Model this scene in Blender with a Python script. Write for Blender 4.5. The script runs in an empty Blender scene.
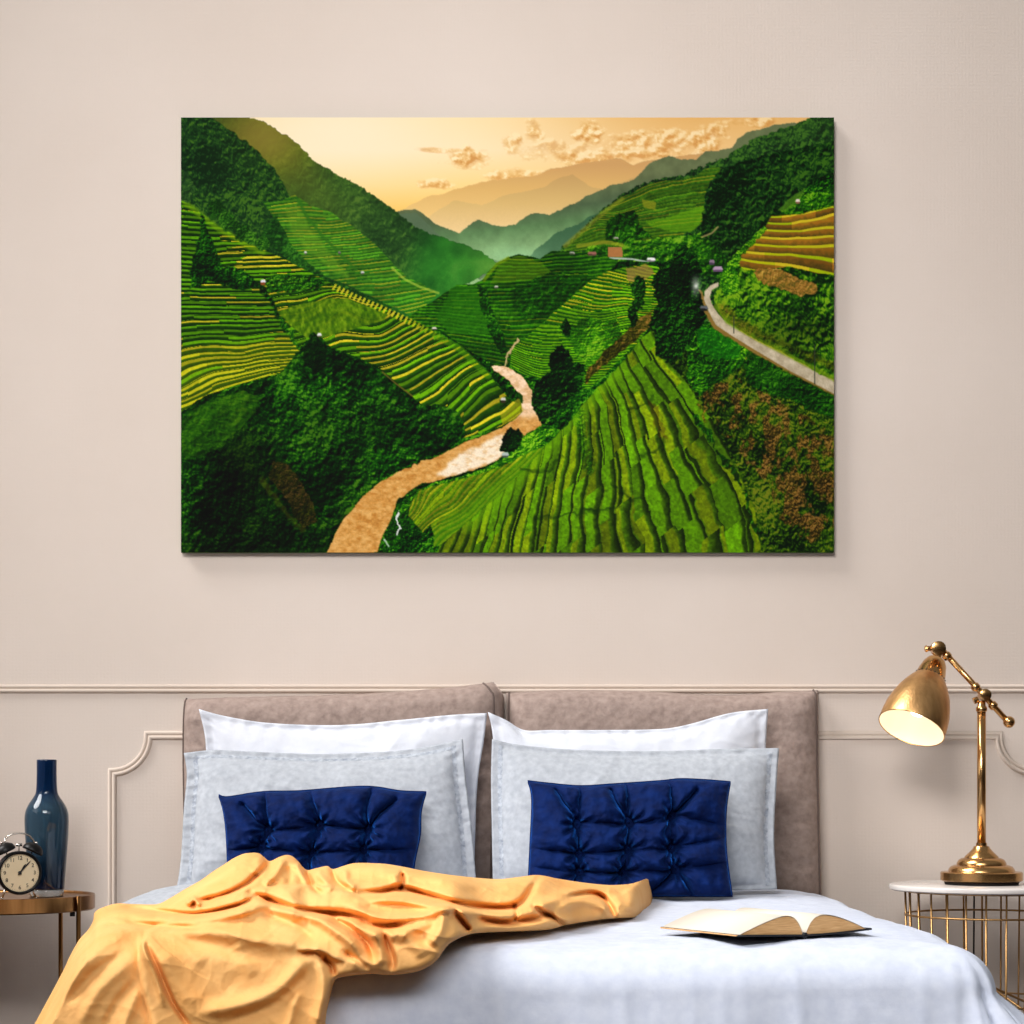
import numpy as np, math
# ---------------------------------------------------------------- landscape print painted as colours per mesh point
def make_landscape():
    K = 1.5
    NX, NY = int(655*K), int(436*K)
    X, Y = np.meshgrid(180 + (np.arange(NX)+.5)/K, 117 + (np.arange(NY)+.5)/K)
    X = X.astype(np.float64); Y = Y.astype(np.float64)
    rng = np.random.RandomState(7)
    perm = rng.rand(512, 512)
    def vn(sx, sy, seed=0, xx=None, yy=None):
        x = (X if xx is None else xx)/sx + seed*17.31; y = (Y if yy is None else yy)/sy + seed*9.77
        xi = np.floor(x).astype(int); yi = np.floor(y).astype(int)
        fx = x-xi; fy = y-yi
        fx = fx*fx*(3-2*fx); fy = fy*fy*(3-2*fy)
        a = perm[yi & 511, xi & 511]; b = perm[yi & 511, (xi+1) & 511]
        c = perm[(yi+1) & 511, xi & 511]; d = perm[(yi+1) & 511, (xi+1) & 511]
        return (a*(1-fx)+b*fx)*(1-fy) + (c*(1-fx)+d*fx)*fy
    def fbm(s, seed=0, octv=4, ay=1.0, xx=None, yy=None):
        t = 0; A = 1; W = 0
        for i in range(octv):
            t = t + A*vn(s/2**i, s*ay/2**i, seed+i*3, xx, yy); W += A; A *= .55
        return t/W
    def ss(a, b, v):
        t = np.clip((v-a)/(b-a), 0, 1); return t*t*(3-2*t)
    def blur(m, n=1):
        for _ in range(n):
            p = np.pad(m, 1, mode='edge')
            m = (p[:-2, 1:-1]+p[2:, 1:-1]+p[1:-1, :-2]+p[1:-1, 2:]+2*m)/6
        return m
    def poly(pts, jag=0, js=6, seed=1, bl=1):
        xx, yy = X, Y
        if jag:
            xx = X+jag*(fbm(js, seed, 3)-.5)*2; yy = Y+jag*(fbm(js, seed+20, 3)-.5)*2
        m = np.zeros(X.shape, bool)
        n = len(pts)
        for i in range(n):
            x0, y0 = pts[i]; x1, y1 = pts[(i+1) % n]
            if y0 == y1: continue
            c = (y0 > yy) != (y1 > yy)
            xc = (x1-x0)*(yy-y0)/(y1-y0)+x0
            m ^= c & (xx < xc)
        return blur(m.astype(float), bl)
    def pdist(pts, xx=None, yy=None):
        xx = X if xx is None else xx; yy = Y if yy is None else yy
        D = np.full(X.shape, 1e9); 
        for (x0, y0), (x1, y1) in zip(pts[:-1], pts[1:]):
            dx, dy = x1-x0, y1-y0; L2 = dx*dx+dy*dy+1e-9
            t = np.clip(((xx-x0)*dx+(yy-y0)*dy)/L2, 0, 1)
            D = np.minimum(D, np.hypot(xx-x0-t*dx, yy-y0-t*dy))
        return D
    def line(pts, w, soft=.7, jag=0, js=4, seed=3):
        if jag:
            return 1-ss(w-soft, w+soft, pdist(pts, X+jag*(fbm(js, seed, 2)-.5)*2, Y+jag*(fbm(js, seed+9, 2)-.5)*2))
        return 1-ss(w-soft, w+soft, pdist(pts))
    def C(*c): return np.array(c, float)
    img = np.zeros(X.shape+(3,))
    def put(col, m):
        nonlocal img
        col = np.asarray(col, float)
        if col.ndim == 1: col = col[None, None, :]
        img = img*(1-m[..., None]) + col*m[..., None]
    def ramp(t, stops):
        out = np.zeros(t.shape+(3,))
        xs = [s[0] for s in stops]
        for k in range(3):
            out[..., k] = np.interp(t, xs, [s[1][k] for s in stops])
        return out
    def mul(f, m):
        nonlocal img
        img = img*(1+(f-1)*m)[..., None]
    def foliage(s, pal, seed=0, ay=1.0, contrast=1.0, lx=-.25, ly=-.4, big=40):
        ca, sa = math.cos(.5+seed), math.sin(.5+seed)
        s = s*.62; jx = (fbm(s*2.5, seed+40, 2)-.5)*s*1.6; jy = (fbm(s*2.5, seed+60, 2)-.5)*s*1.6
        xr, yr = X*ca-Y*sa/ay**.0+jx, (X*sa+Y*ca)+jy
        n = .5*fbm(s, seed, 3, ay, X+jx, Y+jy)+.5*fbm(s*1.2, seed+7, 3, 1, xr, yr)
        dx_, dy_ = lx*s, ly*s*ay
        n2 = .5*fbm(s, seed, 3, ay, X+jx+dx_, Y+jy+dy_)+.5*fbm(s*1.2, seed+7, 3, 1, xr+dx_*ca-dy_*sa, yr+dx_*sa+dy_*ca)
        e = (n-n2)*2.4*contrast+(fbm(s*3.5, seed+11, 2)-.5)*.5
        t = .42+e+(fbm(big, seed+5, 2)-.5)*1.05
        return ramp(np.clip(t, 0, 1), pal)
    def level(curves):
        P = []; V = []
        for v, c in curves:
            c = np.array(c, float)
            seg = np.hypot(*(c[1:]-c[:-1]).T); cum = np.r_[0, np.cumsum(seg)]
            k = max(3, len(c))
            for q in np.linspace(0, cum[-1], k):
                P.append((np.interp(q, cum, c[:, 0]), np.interp(q, cum, c[:, 1]))); V.append(v)
        P = np.array(P)/100.; V = np.array(V, float); n = len(P)
        def ph(r2): return .5*r2*np.log(r2+1e-9)
        A = np.zeros((n+3, n+3))
        d2 = ((P[:, None]-P[None])**2).sum(-1)
        A[:n, :n] = ph(d2)+np.eye(n)*1e-4
        A[:n, n] = 1; A[:n, n+1:] = P; A[n, :n] = 1; A[n+1:, :n] = P.T
        w = np.linalg.solve(A, np.r_[V, 0, 0, 0])
        out = w[n]+w[n+1]*X/100+w[n+2]*Y/100
        for i in range(n):
            out = out+w[i]*ph((X/100-P[i, 0])**2+(Y/100-P[i, 1])**2)
        return out
    def hsh(a, b=0): 
        return perm[(a.astype(int)*7+3) & 511, (np.asarray(b).astype(int)*13+5) & 511]
    def terraces(m, L, lip, gold, mid, dark, goldf=.3, lipw=.36, wob=.25, segx=40, seed=0, segslope=.0, tone=.15, segamp=.3):
        L = L + wob*(fbm(22, seed, 3)-.5)*2
        S = (X+segslope*Y)/segx + hsh(np.floor(L)*0+seed)*3
        sg = np.floor(S+hsh(np.floor(L))*5)
        L = L+(hsh(sg+31)-.5)*segamp
        i = np.floor(L); f = L-i
        r1 = hsh(i*3+seed, sg); r2 = hsh(i*5+seed+9, sg+4)
        gf = (r1 < goldf).astype(float) if np.isscalar(goldf) else (r1 < goldf).astype(float)
        lipc = C(*lip)[None, None]*(1-gf[..., None]) + C(*gold)[None, None]*gf[..., None]
        lipc = lipc*(.75+.4*r2[..., None])
        n = fbm(2.6, seed+2, 2)
        a = ss(0, .1, f)*(1-ss(lipw*(.7+.6*r1)-.06, lipw*(.7+.6*r1)+.1, f))
        b = ss(.45, .98, f)
        base = C(*mid)[None, None]*(1-b[..., None])+C(*dark)[None, None]*b[..., None]
        base = base*(.8+.4*n[..., None])*(1+tone*(r2[..., None]-.5)*2)
        col = base*(1-a[..., None])+lipc*a[..., None]*(.9+.2*n[..., None])
        put(col, m)
    DK = [(0, C(3, 16, 3)), (.3, C(8, 38, 6)), (.55, C(18, 68, 10)), (.8, C(46, 110, 18)), (1, C(90, 150, 35))]
    MD = [(0, C(8, 32, 5)), (.35, C(22, 70, 10)), (.6, C(48, 112, 16)), (.85, C(96, 158, 26)), (1, C(140, 190, 50))]
    HZ = [(0, C(24, 48, 24)), (.4, C(36, 66, 32)), (.7, C(50, 86, 38)), (1, C(78, 112, 50))]
    BR = [(0, C(30, 24, 5)), (.4, C(66, 62, 12)), (.7, C(112, 84, 24)), (1, C(160, 110, 45))]
    # ---- sky
    tx = (X-180)/655; ty = (Y-117)/110
    sky = ramp(np.clip(ty, 0, 1), [(0, C(253, 226, 170)), (.3, C(252, 230, 184)), (.62, C(252, 216, 138)), (.85, C(248, 200, 100)), (1, C(238, 186, 96))])
    warm = ss(.42, .8, tx)*(1-ty*.25)
    sky = sky*(1-.75*warm[..., None])+ramp(np.clip(ty, 0, 1), [(0, C(226, 168, 88)), (.35, C(238, 188, 116)), (.6, C(240, 204, 140)), (1, C(214, 168, 96))])*.75*warm[..., None]
    lt = np.exp(-(((X-335)/120)**2+((Y-125)/60)**2))
    sky = sky*(1-.7*lt[..., None])+C(255, 240, 212)*.7*lt[..., None]
    put(sky, np.ones(X.shape))
    # clouds
    for (cx, cy, rx, ry, s) in [(468, 158, 24, 12, 1), (432, 184, 20, 6, .8), (446, 150, 34, 3, .6), (512, 141, 12, 10, .8), (535, 132, 12, 12, .8), (588, 133, 17, 13, 1), (560, 150, 40, 12, .55),
                                (630, 142, 26, 13, .85), (668, 138, 20, 13, .8), (700, 140, 26, 14, .9), (718, 130, 12, 11, .7), (590, 158, 50, 9, .8), (650, 152, 40, 9, .8), (520, 176, 46, 9, .8), (757, 122, 24, 6, .8)]:
        r = np.sqrt(((X-cx)/rx)**2+((Y-cy)/ry)**2)
        n = fbm(11, int(cx) % 40, 4, .8); n2 = fbm(11, int(cx) % 40, 4, .8, X-2.5, Y-3)
        m = ss(.15, .75, (1.25-r)+ (n-.5)*1.5)*s
        put(ramp(np.clip(.5+(n-n2)*3.2-(Y-cy)/ry*.25, 0, 1), [(0, C(206, 140, 66)), (.45, C(232, 182, 108)), (1, C(255, 234, 186))]), m*.85)
    # ---- far ridges in haze
    r1 = [(180, 260), (402, 211), (412, 204), (429, 197), (444, 193), (455, 189), (475, 184), (489, 180), (510, 178), (533, 176), (550, 169), (566, 166), (585, 163), (606, 160), (616, 158), (623, 160), (633, 165), (646, 160), (669, 158), (720, 150), (834, 140), (834, 300), (180, 300)]
    m = poly(r1, 1.5, 12, 3)
    put(ramp(np.clip((Y-165)/60, 0, 1), [(0, C(206, 160, 100)), (.4, C(222, 180, 108)), (1, C(242, 206, 132))]), m)
    r2 = [(420, 224), (432, 213), (444, 206), (455, 200), (470, 203), (482, 205), (496, 199), (510, 194), (530, 190), (545, 186), (558, 178), (573, 174), (590, 186), (606, 190), (630, 178), (660, 172), (834, 170), (834, 300), (420, 300)]
    m = poly(r2, 1.5, 10, 5)
    put(ramp(np.clip((Y-175)/55, 0, 1), [(0, C(196, 158, 98)), (.5, C(216, 182, 114)), (1, C(236, 204, 144))]), m)
    # bluish ridge
    r3 = [(395, 212), (404, 209.5), (416, 209), (424, 215), (432, 222), (446, 228), (459, 233), (466, 227), (472, 222), (479, 220), (490, 224), (502, 226), (516, 224), (526, 216), (535, 213), (550, 215), (562, 208), (575, 203), (586, 196), (598, 191), (609, 186), (622, 183), (633, 180), (641, 172), (649, 164), (660, 158), (669, 156), (682, 159), (696, 160), (705, 152), (720, 150), (732, 148), (738, 139), (747, 132), (760, 129), (776, 125), (800, 122), (800, 330), (395, 330)]
    m = poly(r3, 1.5, 7, 8)
    col = ramp(np.clip((Y-195-(X-480)*-.12)/62, 0, 1), [(0, C(106, 116, 84)), (.35, C(84, 102, 76)), (.6, C(98, 130, 90)), (1, C(150, 184, 134))])
    col = col*(.88+.24*fbm(9, 12, 3)[..., None])
    put(col, m)
    m2 = poly([(395, 214), (416, 213), (440, 236), (470, 252), (500, 262), (480, 280), (420, 250)], 1, 8, 4)
    put(C(92, 112, 88), m2*.75)
    m2 = poly([(535, 250), (548, 240), (556, 232), (575, 226), (590, 216), (606, 212), (600, 240), (560, 262), (520, 264)], 2, 7, 6)
    put(C(54, 88, 66), m2*.75)
    # valley mist
    put(C(150, 196, 150), np.exp(-(((X-515)/30)**2+((Y-256)/9)**2))*.55)
    # ---- right wooded mountain
    r4 = [(545, 262), (563, 247), (575, 236), (586, 226), (600, 212), (612, 202), (620, 196), (634, 187), (653, 180), (670, 177), (686, 174), (700, 168), (712, 163), (724, 158), (732, 152), (744, 146), (752, 140), (770, 133), (782, 128), (796, 124), (809, 118), (814, 110), (840, 110), (840, 320), (545, 320)]
    m = poly(r4, 3, 4, 9)
    put(foliage(5, [(0, C(8, 26, 12)), (.35, C(18, 48, 20)), (.6, C(32, 72, 26)), (1, C(70, 116, 40))], 21, 1.7, 1.2), m)
    put(C(60, 84, 44), m*.35*(1-ss(120, 190, Y-(X-834)*-.15)))
    # open meadow slope on it
    md = poly([(563, 250), (575, 240), (588, 228), (602, 214), (614, 204), (622, 198), (640, 189), (654, 182), (672, 180), (690, 178), (712, 166), (722, 168), (714, 178), (706, 190), (704, 206), (702, 222), (696, 230), (680, 236), (660, 240), (640, 240), (620, 246), (596, 250)], 2, 9, 14)
    Lm = .8*level([(0, [(610, 205), (650, 190), (700, 180)]), (12, [(600, 225), (650, 222), (700, 216)]), (18, [(590, 244), (640, 238), (700, 232)])])
    terraces(md*.72, Lm, (92, 128, 26), (140, 140, 36), (66, 108, 22), (52, 92, 20), .3, .4, .5, 60, 3)
    put(foliage(5, DK, 31, 1.2), poly([(606, 222), (620, 212), (636, 210), (640, 224), (652, 236), (634, 244), (606, 240)], 3, 6, 17)*.85)
    put(C(104, 156, 26), poly([(646, 222), (664, 218), (704, 205), (700, 224), (690, 232), (668, 231), (650, 226)], 2, 8, 2)*.55)
    put(C(136, 138, 40), poly([(642, 199), (656, 202), (656, 210), (644, 208)], 1, 5, 2)*.7)
    put(C(150, 150, 50), line([(565, 246), (586, 228), (604, 212), (622, 199)], 2.2, 1.5)*.55)
    # lower belt in front of that mountain
    put(foliage(6, MD, 8, 1.), poly([(590, 246), (640, 240), (706, 232), (740, 228), (748, 262), (722, 278), (668, 272), (600, 268), (575, 262)], 2, 7, 3)*.75)
    put(foliage(5, [(0, C(6, 24, 8)), (.5, C(20, 56, 18)), (1, C(60, 100, 30))], 44, 1.6, 1.2), poly([(700, 232), (706, 200), (716, 176), (740, 160), (836, 140), (836, 196), (800, 208), (772, 236), (752, 262), (728, 258)], 3, 6, 24))
    put(C(172, 150, 100), line([(702, 237), (712, 233), (718, 227)], .9)*.7)
    put(C(168, 112, 62), poly([(608, 247), (622, 247), (623, 257), (608, 257)]))
    put(C(150, 150, 50), line([(578, 246), (604, 242), (622, 245)], 2)*.6)
    put(C(186, 196, 190), line([(610, 258), (632, 259), (648, 262)], .9)*.9)
    # ---- left big mountain
    r5 = [(178, 112), (244, 112), (250, 118), (258, 119), (266, 123), (275, 130), (286, 136), (295, 142), (303, 150), (312, 160), (320, 165), (329, 170), (340, 177), (350, 180), (356, 183), (364, 189), (372, 195), (380, 200), (389, 206), (398, 214), (409, 223), (422, 230), (436, 236), (450, 240), (462, 244), (474, 249), (482, 253), (492, 259), (498, 263), (490, 270), (479, 277), (462, 286), (449, 291), (440, 300), (400, 325), (178, 325)]
    m = poly(r5, 2.2, 4, 11)
    put(foliage(6, HZ, 51, 1.5, .65), m)
    glow = np.exp(-(((X-262)/55)**2+((Y-138)/50)**2))
    put(C(138, 122, 44), m*glow*.85)
    glow2 = np.exp(-(((X-300)/80)**2+((Y-200)/34)**2))
    put(C(92, 112, 44), m*glow2*.35)
    dkw = poly([(178, 112), (204, 112), (220, 124), (236, 134), (256, 150), (272, 166), (286, 190), (292, 200), (276, 214), (280, 228), (292, 244), (300, 262), (284, 262), (262, 248), (232, 238), (200, 214), (178, 200)], 3, 6, 16)
    put(foliage(4.5, [(0, C(10, 34, 14)), (.4, C(22, 54, 24)), (.7, C(36, 74, 28)), (1, C(66, 104, 36))], 61, 1.9, 1.1), dkw*.92)
    lowr = ss(395, 440, X+(Y-250)*.5)*m
    put(ramp(np.clip(fbm(22, 5, 3, 1.), 0, 1), [(.2, C(34, 92, 34)), (.6, C(58, 132, 48)), (.9, C(96, 158, 66))]), lowr*.8)
    put(C(150, 176, 90), m*ss(440, 500, X)*.2)
    mead = poly([(262, 202), (282, 200), (296, 196), (310, 205), (330, 212), (352, 226), (372, 242), (392, 262), (408, 278), (436, 292), (432, 300), (410, 316), (386, 304), (366, 294), (350, 286), (324, 276), (306, 262), (290, 246), (280, 226)], 2, 9, 13)
    Lw = level([(0, [(262, 203), (300, 198)]), (7, [(285, 222), (330, 222)]), (20, [(300, 256), (370, 250)]), (30, [(340, 282), (400, 276)]), (37, [(390, 304), (430, 296)])])
    terraces(mead*.75, Lw*.9, (92, 152, 36), (150, 160, 44), (58, 118, 28), (34, 92, 26), .4, .45, .3, 26, 6)
    put(C(140, 168, 52), poly([(284, 206), (296, 204), (316, 236), (338, 262), (352, 280), (334, 272), (306, 250), (292, 232)], 2, 9, 2, 8)*.3)
    put(C(52, 102, 30), line([(298, 200), (306, 216), (322, 236), (344, 258), (356, 270)], 1.4, 1, 1)*.8)
    put(foliage(5, [(0, C(14, 44, 14)), (.5, C(34, 82, 24)), (1, C(70, 130, 40))], 71), poly([(276, 214), (284, 228), (292, 246), (306, 262), (326, 277), (352, 288), (384, 303), (408, 318), (396, 330), (340, 300), (290, 262), (258, 236)], 2.5, 6, 15)*.85)
    put(C(170, 190, 80), line([(392, 268), (404, 279), (420, 287), (438, 293)], 1.2)*.6)
    # light ray haze
    put(C(150, 146, 60), m*ss(.0, 1, 1-np.abs((X-268)-(Y-117)*.62)/34)*(1-ss(120, 290, Y))*.14)
    put(foliage(6, DK, 77), poly([(404, 322), (440, 300), (520, 262), (700, 262), (700, 560), (300, 560), (300, 330)], 0))
    # ---- middle knoll terraces
    kn = poly([(404, 320), (412, 314), (424, 306), (436, 299), (449, 290), (456, 285), (474, 284), (481, 281), (488, 272), (497, 263), (508, 257), (518, 254), (530, 256), (540, 259), (552, 251), (580, 252), (606, 256), (618, 262), (604, 276), (588, 290), (566, 306), (546, 322), (528, 338), (514, 348), (508, 362), (498, 366), (470, 352), (440, 330)], 1, 8, 18)
    put(foliage(7, DK, 34), kn)
    Lk = level([(0, [(500, 262), (540, 262)]), (6, [(484, 284), (600, 280)]), (10, [(444, 300), (520, 300), (580, 298)]), (17, [(440, 322), (500, 330), (530, 328)]), (24, [(470, 352), (510, 358)])])
    terraces(kn*.7, Lk, (66, 126, 16), (110, 140, 20), (26, 76, 10), (14, 50, 8), .2, .4, .35, 24, 5)
    put(C(44, 104, 18), poly([(450, 288), (474, 285), (484, 310), (494, 334), (450, 334), (436, 318), (446, 300)], 1, 8, 2)*.6)
    put(foliage(5, DK, 3), poly([(478, 284), (486, 290), (492, 310), (502, 332), (508, 352), (502, 356), (490, 332), (480, 306)], 2, 5, 2)*.8)
    put(foliage(6, DK, 4), poly([(540, 272), (600, 276), (560, 312), (520, 320), (510, 296)], 5, 12, 2)*.55)
    put(C(128, 152, 26), line([(484, 280), (497, 264), (508, 258)], 1.6, 1)*.6)
    put(C(110, 140, 28), poly([(500, 262), (518, 255), (540, 262), (552, 272), (530, 280), (490, 284)], 1, 6, 2)*.4)
    # ---- slope right of the river, middle distance
    mr = poly([(512, 348), (530, 334), (546, 320), (566, 302), (586, 284), (604, 273), (622, 268), (646, 264), (662, 268), (668, 300), (655, 316), (640, 340), (618, 362), (590, 388), (566, 392), (540, 378), (520, 374), (510, 364)], 1, 8, 19)
    put(foliage(6, MD, 64), mr)
    Lr = level([(0, [(600, 276), (640, 284)]), (6, [(575, 298), (600, 304), (640, 304)]), (12, [(548, 320), (590, 326), (630, 318)]), (19, [(520, 346), (560, 350), (600, 346)]), (27, [(512, 362), (548, 376), (570, 370)])])
    terraces(mr*.9, Lr*1.1, (112, 168, 22), (186, 182, 40), (48, 108, 14), (22, 66, 8), ss(330, 290, Y)*.7+.05, .42, .3, 20, 11)
    put(C(150, 118, 60), poly([(626, 268), (648, 264), (654, 272), (640, 284), (628, 280)], 2, 5, 3)*.7)
    put(foliage(5, MD, 12), poly([(560, 330), (590, 318), (618, 322), (624, 340), (600, 362), (584, 366), (572, 346)], 4, 7, 21)*.7)
    put(foliage(5, BR, 13), poly([(586, 372), (606, 350), (626, 332), (640, 318), (652, 312), (654, 322), (640, 336), (622, 352), (600, 368), (586, 384)], 2, 6, 22)*.9)
    # ---- river
    rv = poly([(324, 556), (343, 519), (369, 489), (402, 469), (440, 452), (465, 442), (490, 433), (507, 425), (516, 418), (522, 408), (520, 394), (508, 380), (497, 373), (490, 367), (500, 366), (512, 370), (522, 376), (530, 388), (534, 402), (541, 414), (541, 426), (530, 432), (512, 444), (502, 456), (486, 466), (462, 474), (440, 480), (422, 483), (408, 492), (398, 500), (388, 524), (376, 556)], 1.6, 7, 23)
    rc = ramp(np.clip(fbm(5, 33, 3, .6), 0, 1), [(.2, C(186, 124, 50)), (.5, C(208, 152, 76)), (.8, C(224, 174, 100))])
    put(rc, rv)
    hi = ss(415, 470, X)*(1-ss(438, 452, Y+(X-470)*.42-6+fbm(8, 7, 3)*10)*0)
    hm = poly([(436, 478), (446, 466), (460, 454), (480, 444), (500, 436), (512, 440), (502, 456), (484, 466), (460, 474)], 4, 7, 25, 2)
    put(C(255, 246, 226), blur(hm, 8)*rv*.85*np.clip(.35+1.3*fbm(6, 91, 3, .5), 0, 1))
    up = ss(424, 410, Y)*rv
    put(ramp(np.clip(fbm(6, 38, 3, .7), 0, 1), [(.25, C(214, 172, 122)), (.7, C(250, 222, 190))]), up*.95)
    put(C(226, 190, 140), line([(505, 366), (507, 356), (512, 348), (518, 340)], 1.1, .8, 2, 3)*.8)
    put(C(24, 60, 14), poly([(519, 392), (523, 396), (523, 404), (518, 400)], 1, 4, 2))
    # ---- left front hill
    hill = poly([(178, 196), (186, 202), (200, 213), (213, 223), (229, 233), (246, 243), (262, 250), (280, 257), (296, 265), (313, 274), (334, 285), (356, 296), (380, 306), (402, 316), (418, 323), (432, 330), (448, 338), (462, 346), (476, 358), (489, 372), (498, 384), (508, 396), (520, 404), (522, 412), (514, 420), (500, 428), (470, 440), (430, 460), (178, 470)], .8, 6, 26)
    put(foliage(5, DK, 82), hill)
    Ll = level([(0, [(182, 200), (200, 203)]), (7, [(205, 236), (250, 236)]), (12, [(210, 262), (310, 258)]), (22, [(182, 306), (262, 306)]), (27, [(182, 332), (280, 328)]), (31, [(182, 356), (240, 352), (298, 346)]), (35, [(182, 388), (200, 374), (240, 368), (284, 362)]), (39, [(182, 410), (210, 396), (280, 376)])])
    lm = poly([(178, 196), (186, 202), (213, 223), (246, 243), (280, 257), (313, 274), (334, 285), (330, 292), (296, 286), (262, 282), (274, 304), (286, 330), (300, 350), (280, 373), (240, 384), (203, 396), (182, 413), (178, 416)], .8, 6, 27)
    low = ss(338, 358, Y+(X-182)*.12)
    terraces(lm*.97, Ll, (88, 142, 16), (196, 184, 36), (30, 66, 8), (12, 34, 4), np.clip(.12+low*.75+np.exp(-(((X-275)/50)**2+((Y-262)/12)**2))*.9, 0, .95), .44, .22, 46, 2)
    put(C(150, 172, 26), lm*low*.28)
    put(C(130, 170, 30), line([(184, 202), (213, 225), (246, 245), (262, 252)], 3, 2, 1)*.55)
    # plain plot + right terraces
    Lq = level([(0, [(280, 292), (330, 284), (350, 292)]), (2, [(278, 302), (340, 292)]), (3, [(272, 310), (350, 296)]), (8, [(312, 336), (380, 318), (400, 314)]), (9.5, [(380, 337), (414, 321)]), (11.5, [(350, 350), (380, 350), (423, 327)]), (14, [(360, 364), (380, 365), (437, 335)]), (16, [(386, 372), (449, 346)]), (18.5, [(406, 386), (460, 355)]),
                (21, [(423, 400), (466, 368)]), (23, [(440, 410), (477, 378)]), (25.5, [(455, 424), (488, 393)]), (27.5, [(462, 434), (503, 413)]), (29.5, [(480, 440), (520, 416)])])
    rm = poly([(262, 284), (296, 280), (334, 286), (356, 297), (380, 307), (402, 317), (432, 331), (462, 348), (489, 374), (508, 398), (521, 406), (520, 414), (502, 426), (464, 438), (459, 413), (422, 406), (400, 386), (382, 370), (360, 358), (343, 353), (318, 340), (300, 350), (286, 330), (274, 304)], .8, 6, 28)
    terraces(rm*.97, Lq, (104, 158, 14), (206, 190, 34), (40, 82, 8), (18, 46, 5), .42, .4, .18, 70, 4)
    plot = poly([(277, 312), (300, 304), (330, 298), (346, 298), (366, 306), (388, 314), (384, 320), (350, 330), (322, 338), (306, 338), (290, 326)], .8, 6, 2)
    put(ramp(np.clip(fbm(3, 46, 2, 1.6), 0, 1), [(.2, C(52, 88, 12)), (.6, C(92, 126, 22)), (.9, C(128, 156, 36))]), plot*.9)
    rim = line([(334, 287), (356, 298), (380, 308), (402, 318), (432, 333), (460, 349), (488, 376)], 3.4, 1.2)
    Lrm = (X*.88+Y*.47)/4.6
    fr = Lrm-np.floor(Lrm)
    put(C(210, 200, 50), rim*(fr < .45)*ss(460, 400, X)*.8)
    put(C(84, 140, 20), rim*ss(400, 460, X)*.5)
    put(foliage(4, DK, 9), line([(258, 283), (270, 300), (284, 326), (300, 350), (310, 342)], 2.4, 1.6, 3)*.9)
    put(foliage(4, DK, 29), poly([(262, 280), (276, 274), (300, 274), (324, 280), (320, 290), (290, 292), (268, 292)], 2, 5, 4)*.85)
    put(C(190, 176, 44), poly([(500, 414), (518, 398), (524, 410), (514, 420), (502, 424)], 1, 5, 4)*.55)
    put(foliage(4.5, DK, 10), poly([(188, 290), (192, 262), (199, 230), (201, 212), (206, 226), (214, 246), (222, 268), (244, 268), (262, 288), (240, 290), (210, 282)], 3, 5, 30))
    put(foliage(5, HZ, 19), poly([(178, 168), (186, 172), (194, 188), (190, 202), (180, 200)], 3, 5, 4)*.9)
    for (cx, cy, r) in [(216, 210, 9), (226, 220, 9), (242, 232, 8), (250, 238, 6), (262, 244, 6)]:
        put(foliage(4, [(0, C(14, 44, 12)), (.5, C(40, 88, 22)), (1, C(90, 140, 44))], cx % 9), ss(1.25, .9, np.hypot(X-cx, Y-cy)/r+(fbm(5, 3, 2)-.5)*.8))
    # ---- dark wood at lower left
    wood = poly([(178, 413), (203, 397), (236, 388), (268, 378), (286, 368), (298, 352), (306, 342), (312, 332), (320, 338), (330, 350), (343, 353), (360, 360), (382, 370), (398, 388), (422, 405), (446, 406), (459, 413), (465, 436), (440, 452), (402, 469), (369, 489), (343, 519), (322, 560), (178, 560)], 3.5, 7, 31)
    put(foliage(7, DK, 91, 1., .95), wood)
    sh = .62+.5*fbm(46, 14, 2)
    sh = sh*(1-.55*np.exp(-(((X-240)/34)**2+((Y-470)/60)**2)))*(1-.35*ss(500, 552, Y)*(X < 360))
    mul(np.clip(sh, .3, 1.2), wood)
    put(foliage(9, [(0, C(18, 48, 6)), (.5, C(44, 92, 14)), (1, C(84, 130, 24))], 92, .7, 1.), wood*poly([(178, 420), (205, 402), (240, 392), (262, 400), (240, 430), (216, 450), (184, 462)], 4, 10, 5)*.7)
    put(foliage(4, BR, 17)*.62, poly([(272, 462), (286, 462), (300, 480), (312, 500), (316, 520), (304, 528), (296, 520), (286, 500), (268, 478)], 3, 8, 32)*.75)
    put(C(96, 92, 18), line([(262, 480), (276, 500), (290, 518), (302, 530)], 2.5, 2.5, 3)*.35)
    put(foliage(4, [(0, C(3, 14, 3)), (.6, C(10, 40, 6)), (1, C(30, 70, 12))], 93), poly([(303, 352), (308, 340), (314, 333), (322, 342), (326, 358), (318, 372), (306, 366)], 3, 5, 6))
    put(C(120, 100, 40), line([(382, 372), (396, 384), (412, 396)], .8, .8)*.7)
    # ---- islet and right bank flats
    put(foliage(5, MD, 18), poly([(376, 556), (382, 536), (398, 506), (410, 494), (430, 484), (462, 476), (486, 468), (504, 458), (520, 440), (540, 426), (560, 430), (520, 500), (430, 560)], 1.5, 6, 7))
    Lf = level([(0, [(424, 492), (412, 520), (400, 530)]), (6, [(470, 478), (440, 512), (420, 524)]), (13, [(520, 462), (480, 500), (440, 528)]), (18, [(560, 440), (500, 500), (450, 545)])])
    flat = poly([(410, 504), (420, 490), (450, 482), (480, 474), (506, 464), (530, 452), (560, 440), (520, 500), (470, 530), (432, 548), (420, 530), (408, 516)], 1, 6, 8)
    terraces(flat*.75, Lf*.7, (150, 164, 26), (176, 168, 40), (112, 138, 18), (70, 112, 12), .5, .5, .3, 60, 13)
    put(C(74, 134, 16), flat*ss(-8, 10, (X-520)*.8+(Y-460))*.5)
    put(foliage(4, DK, 20), poly([(372, 556), (384, 545), (398, 548), (404, 530), (410, 524), (422, 534), (430, 524), (434, 536), (432, 556)], 3, 5, 33))
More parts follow.
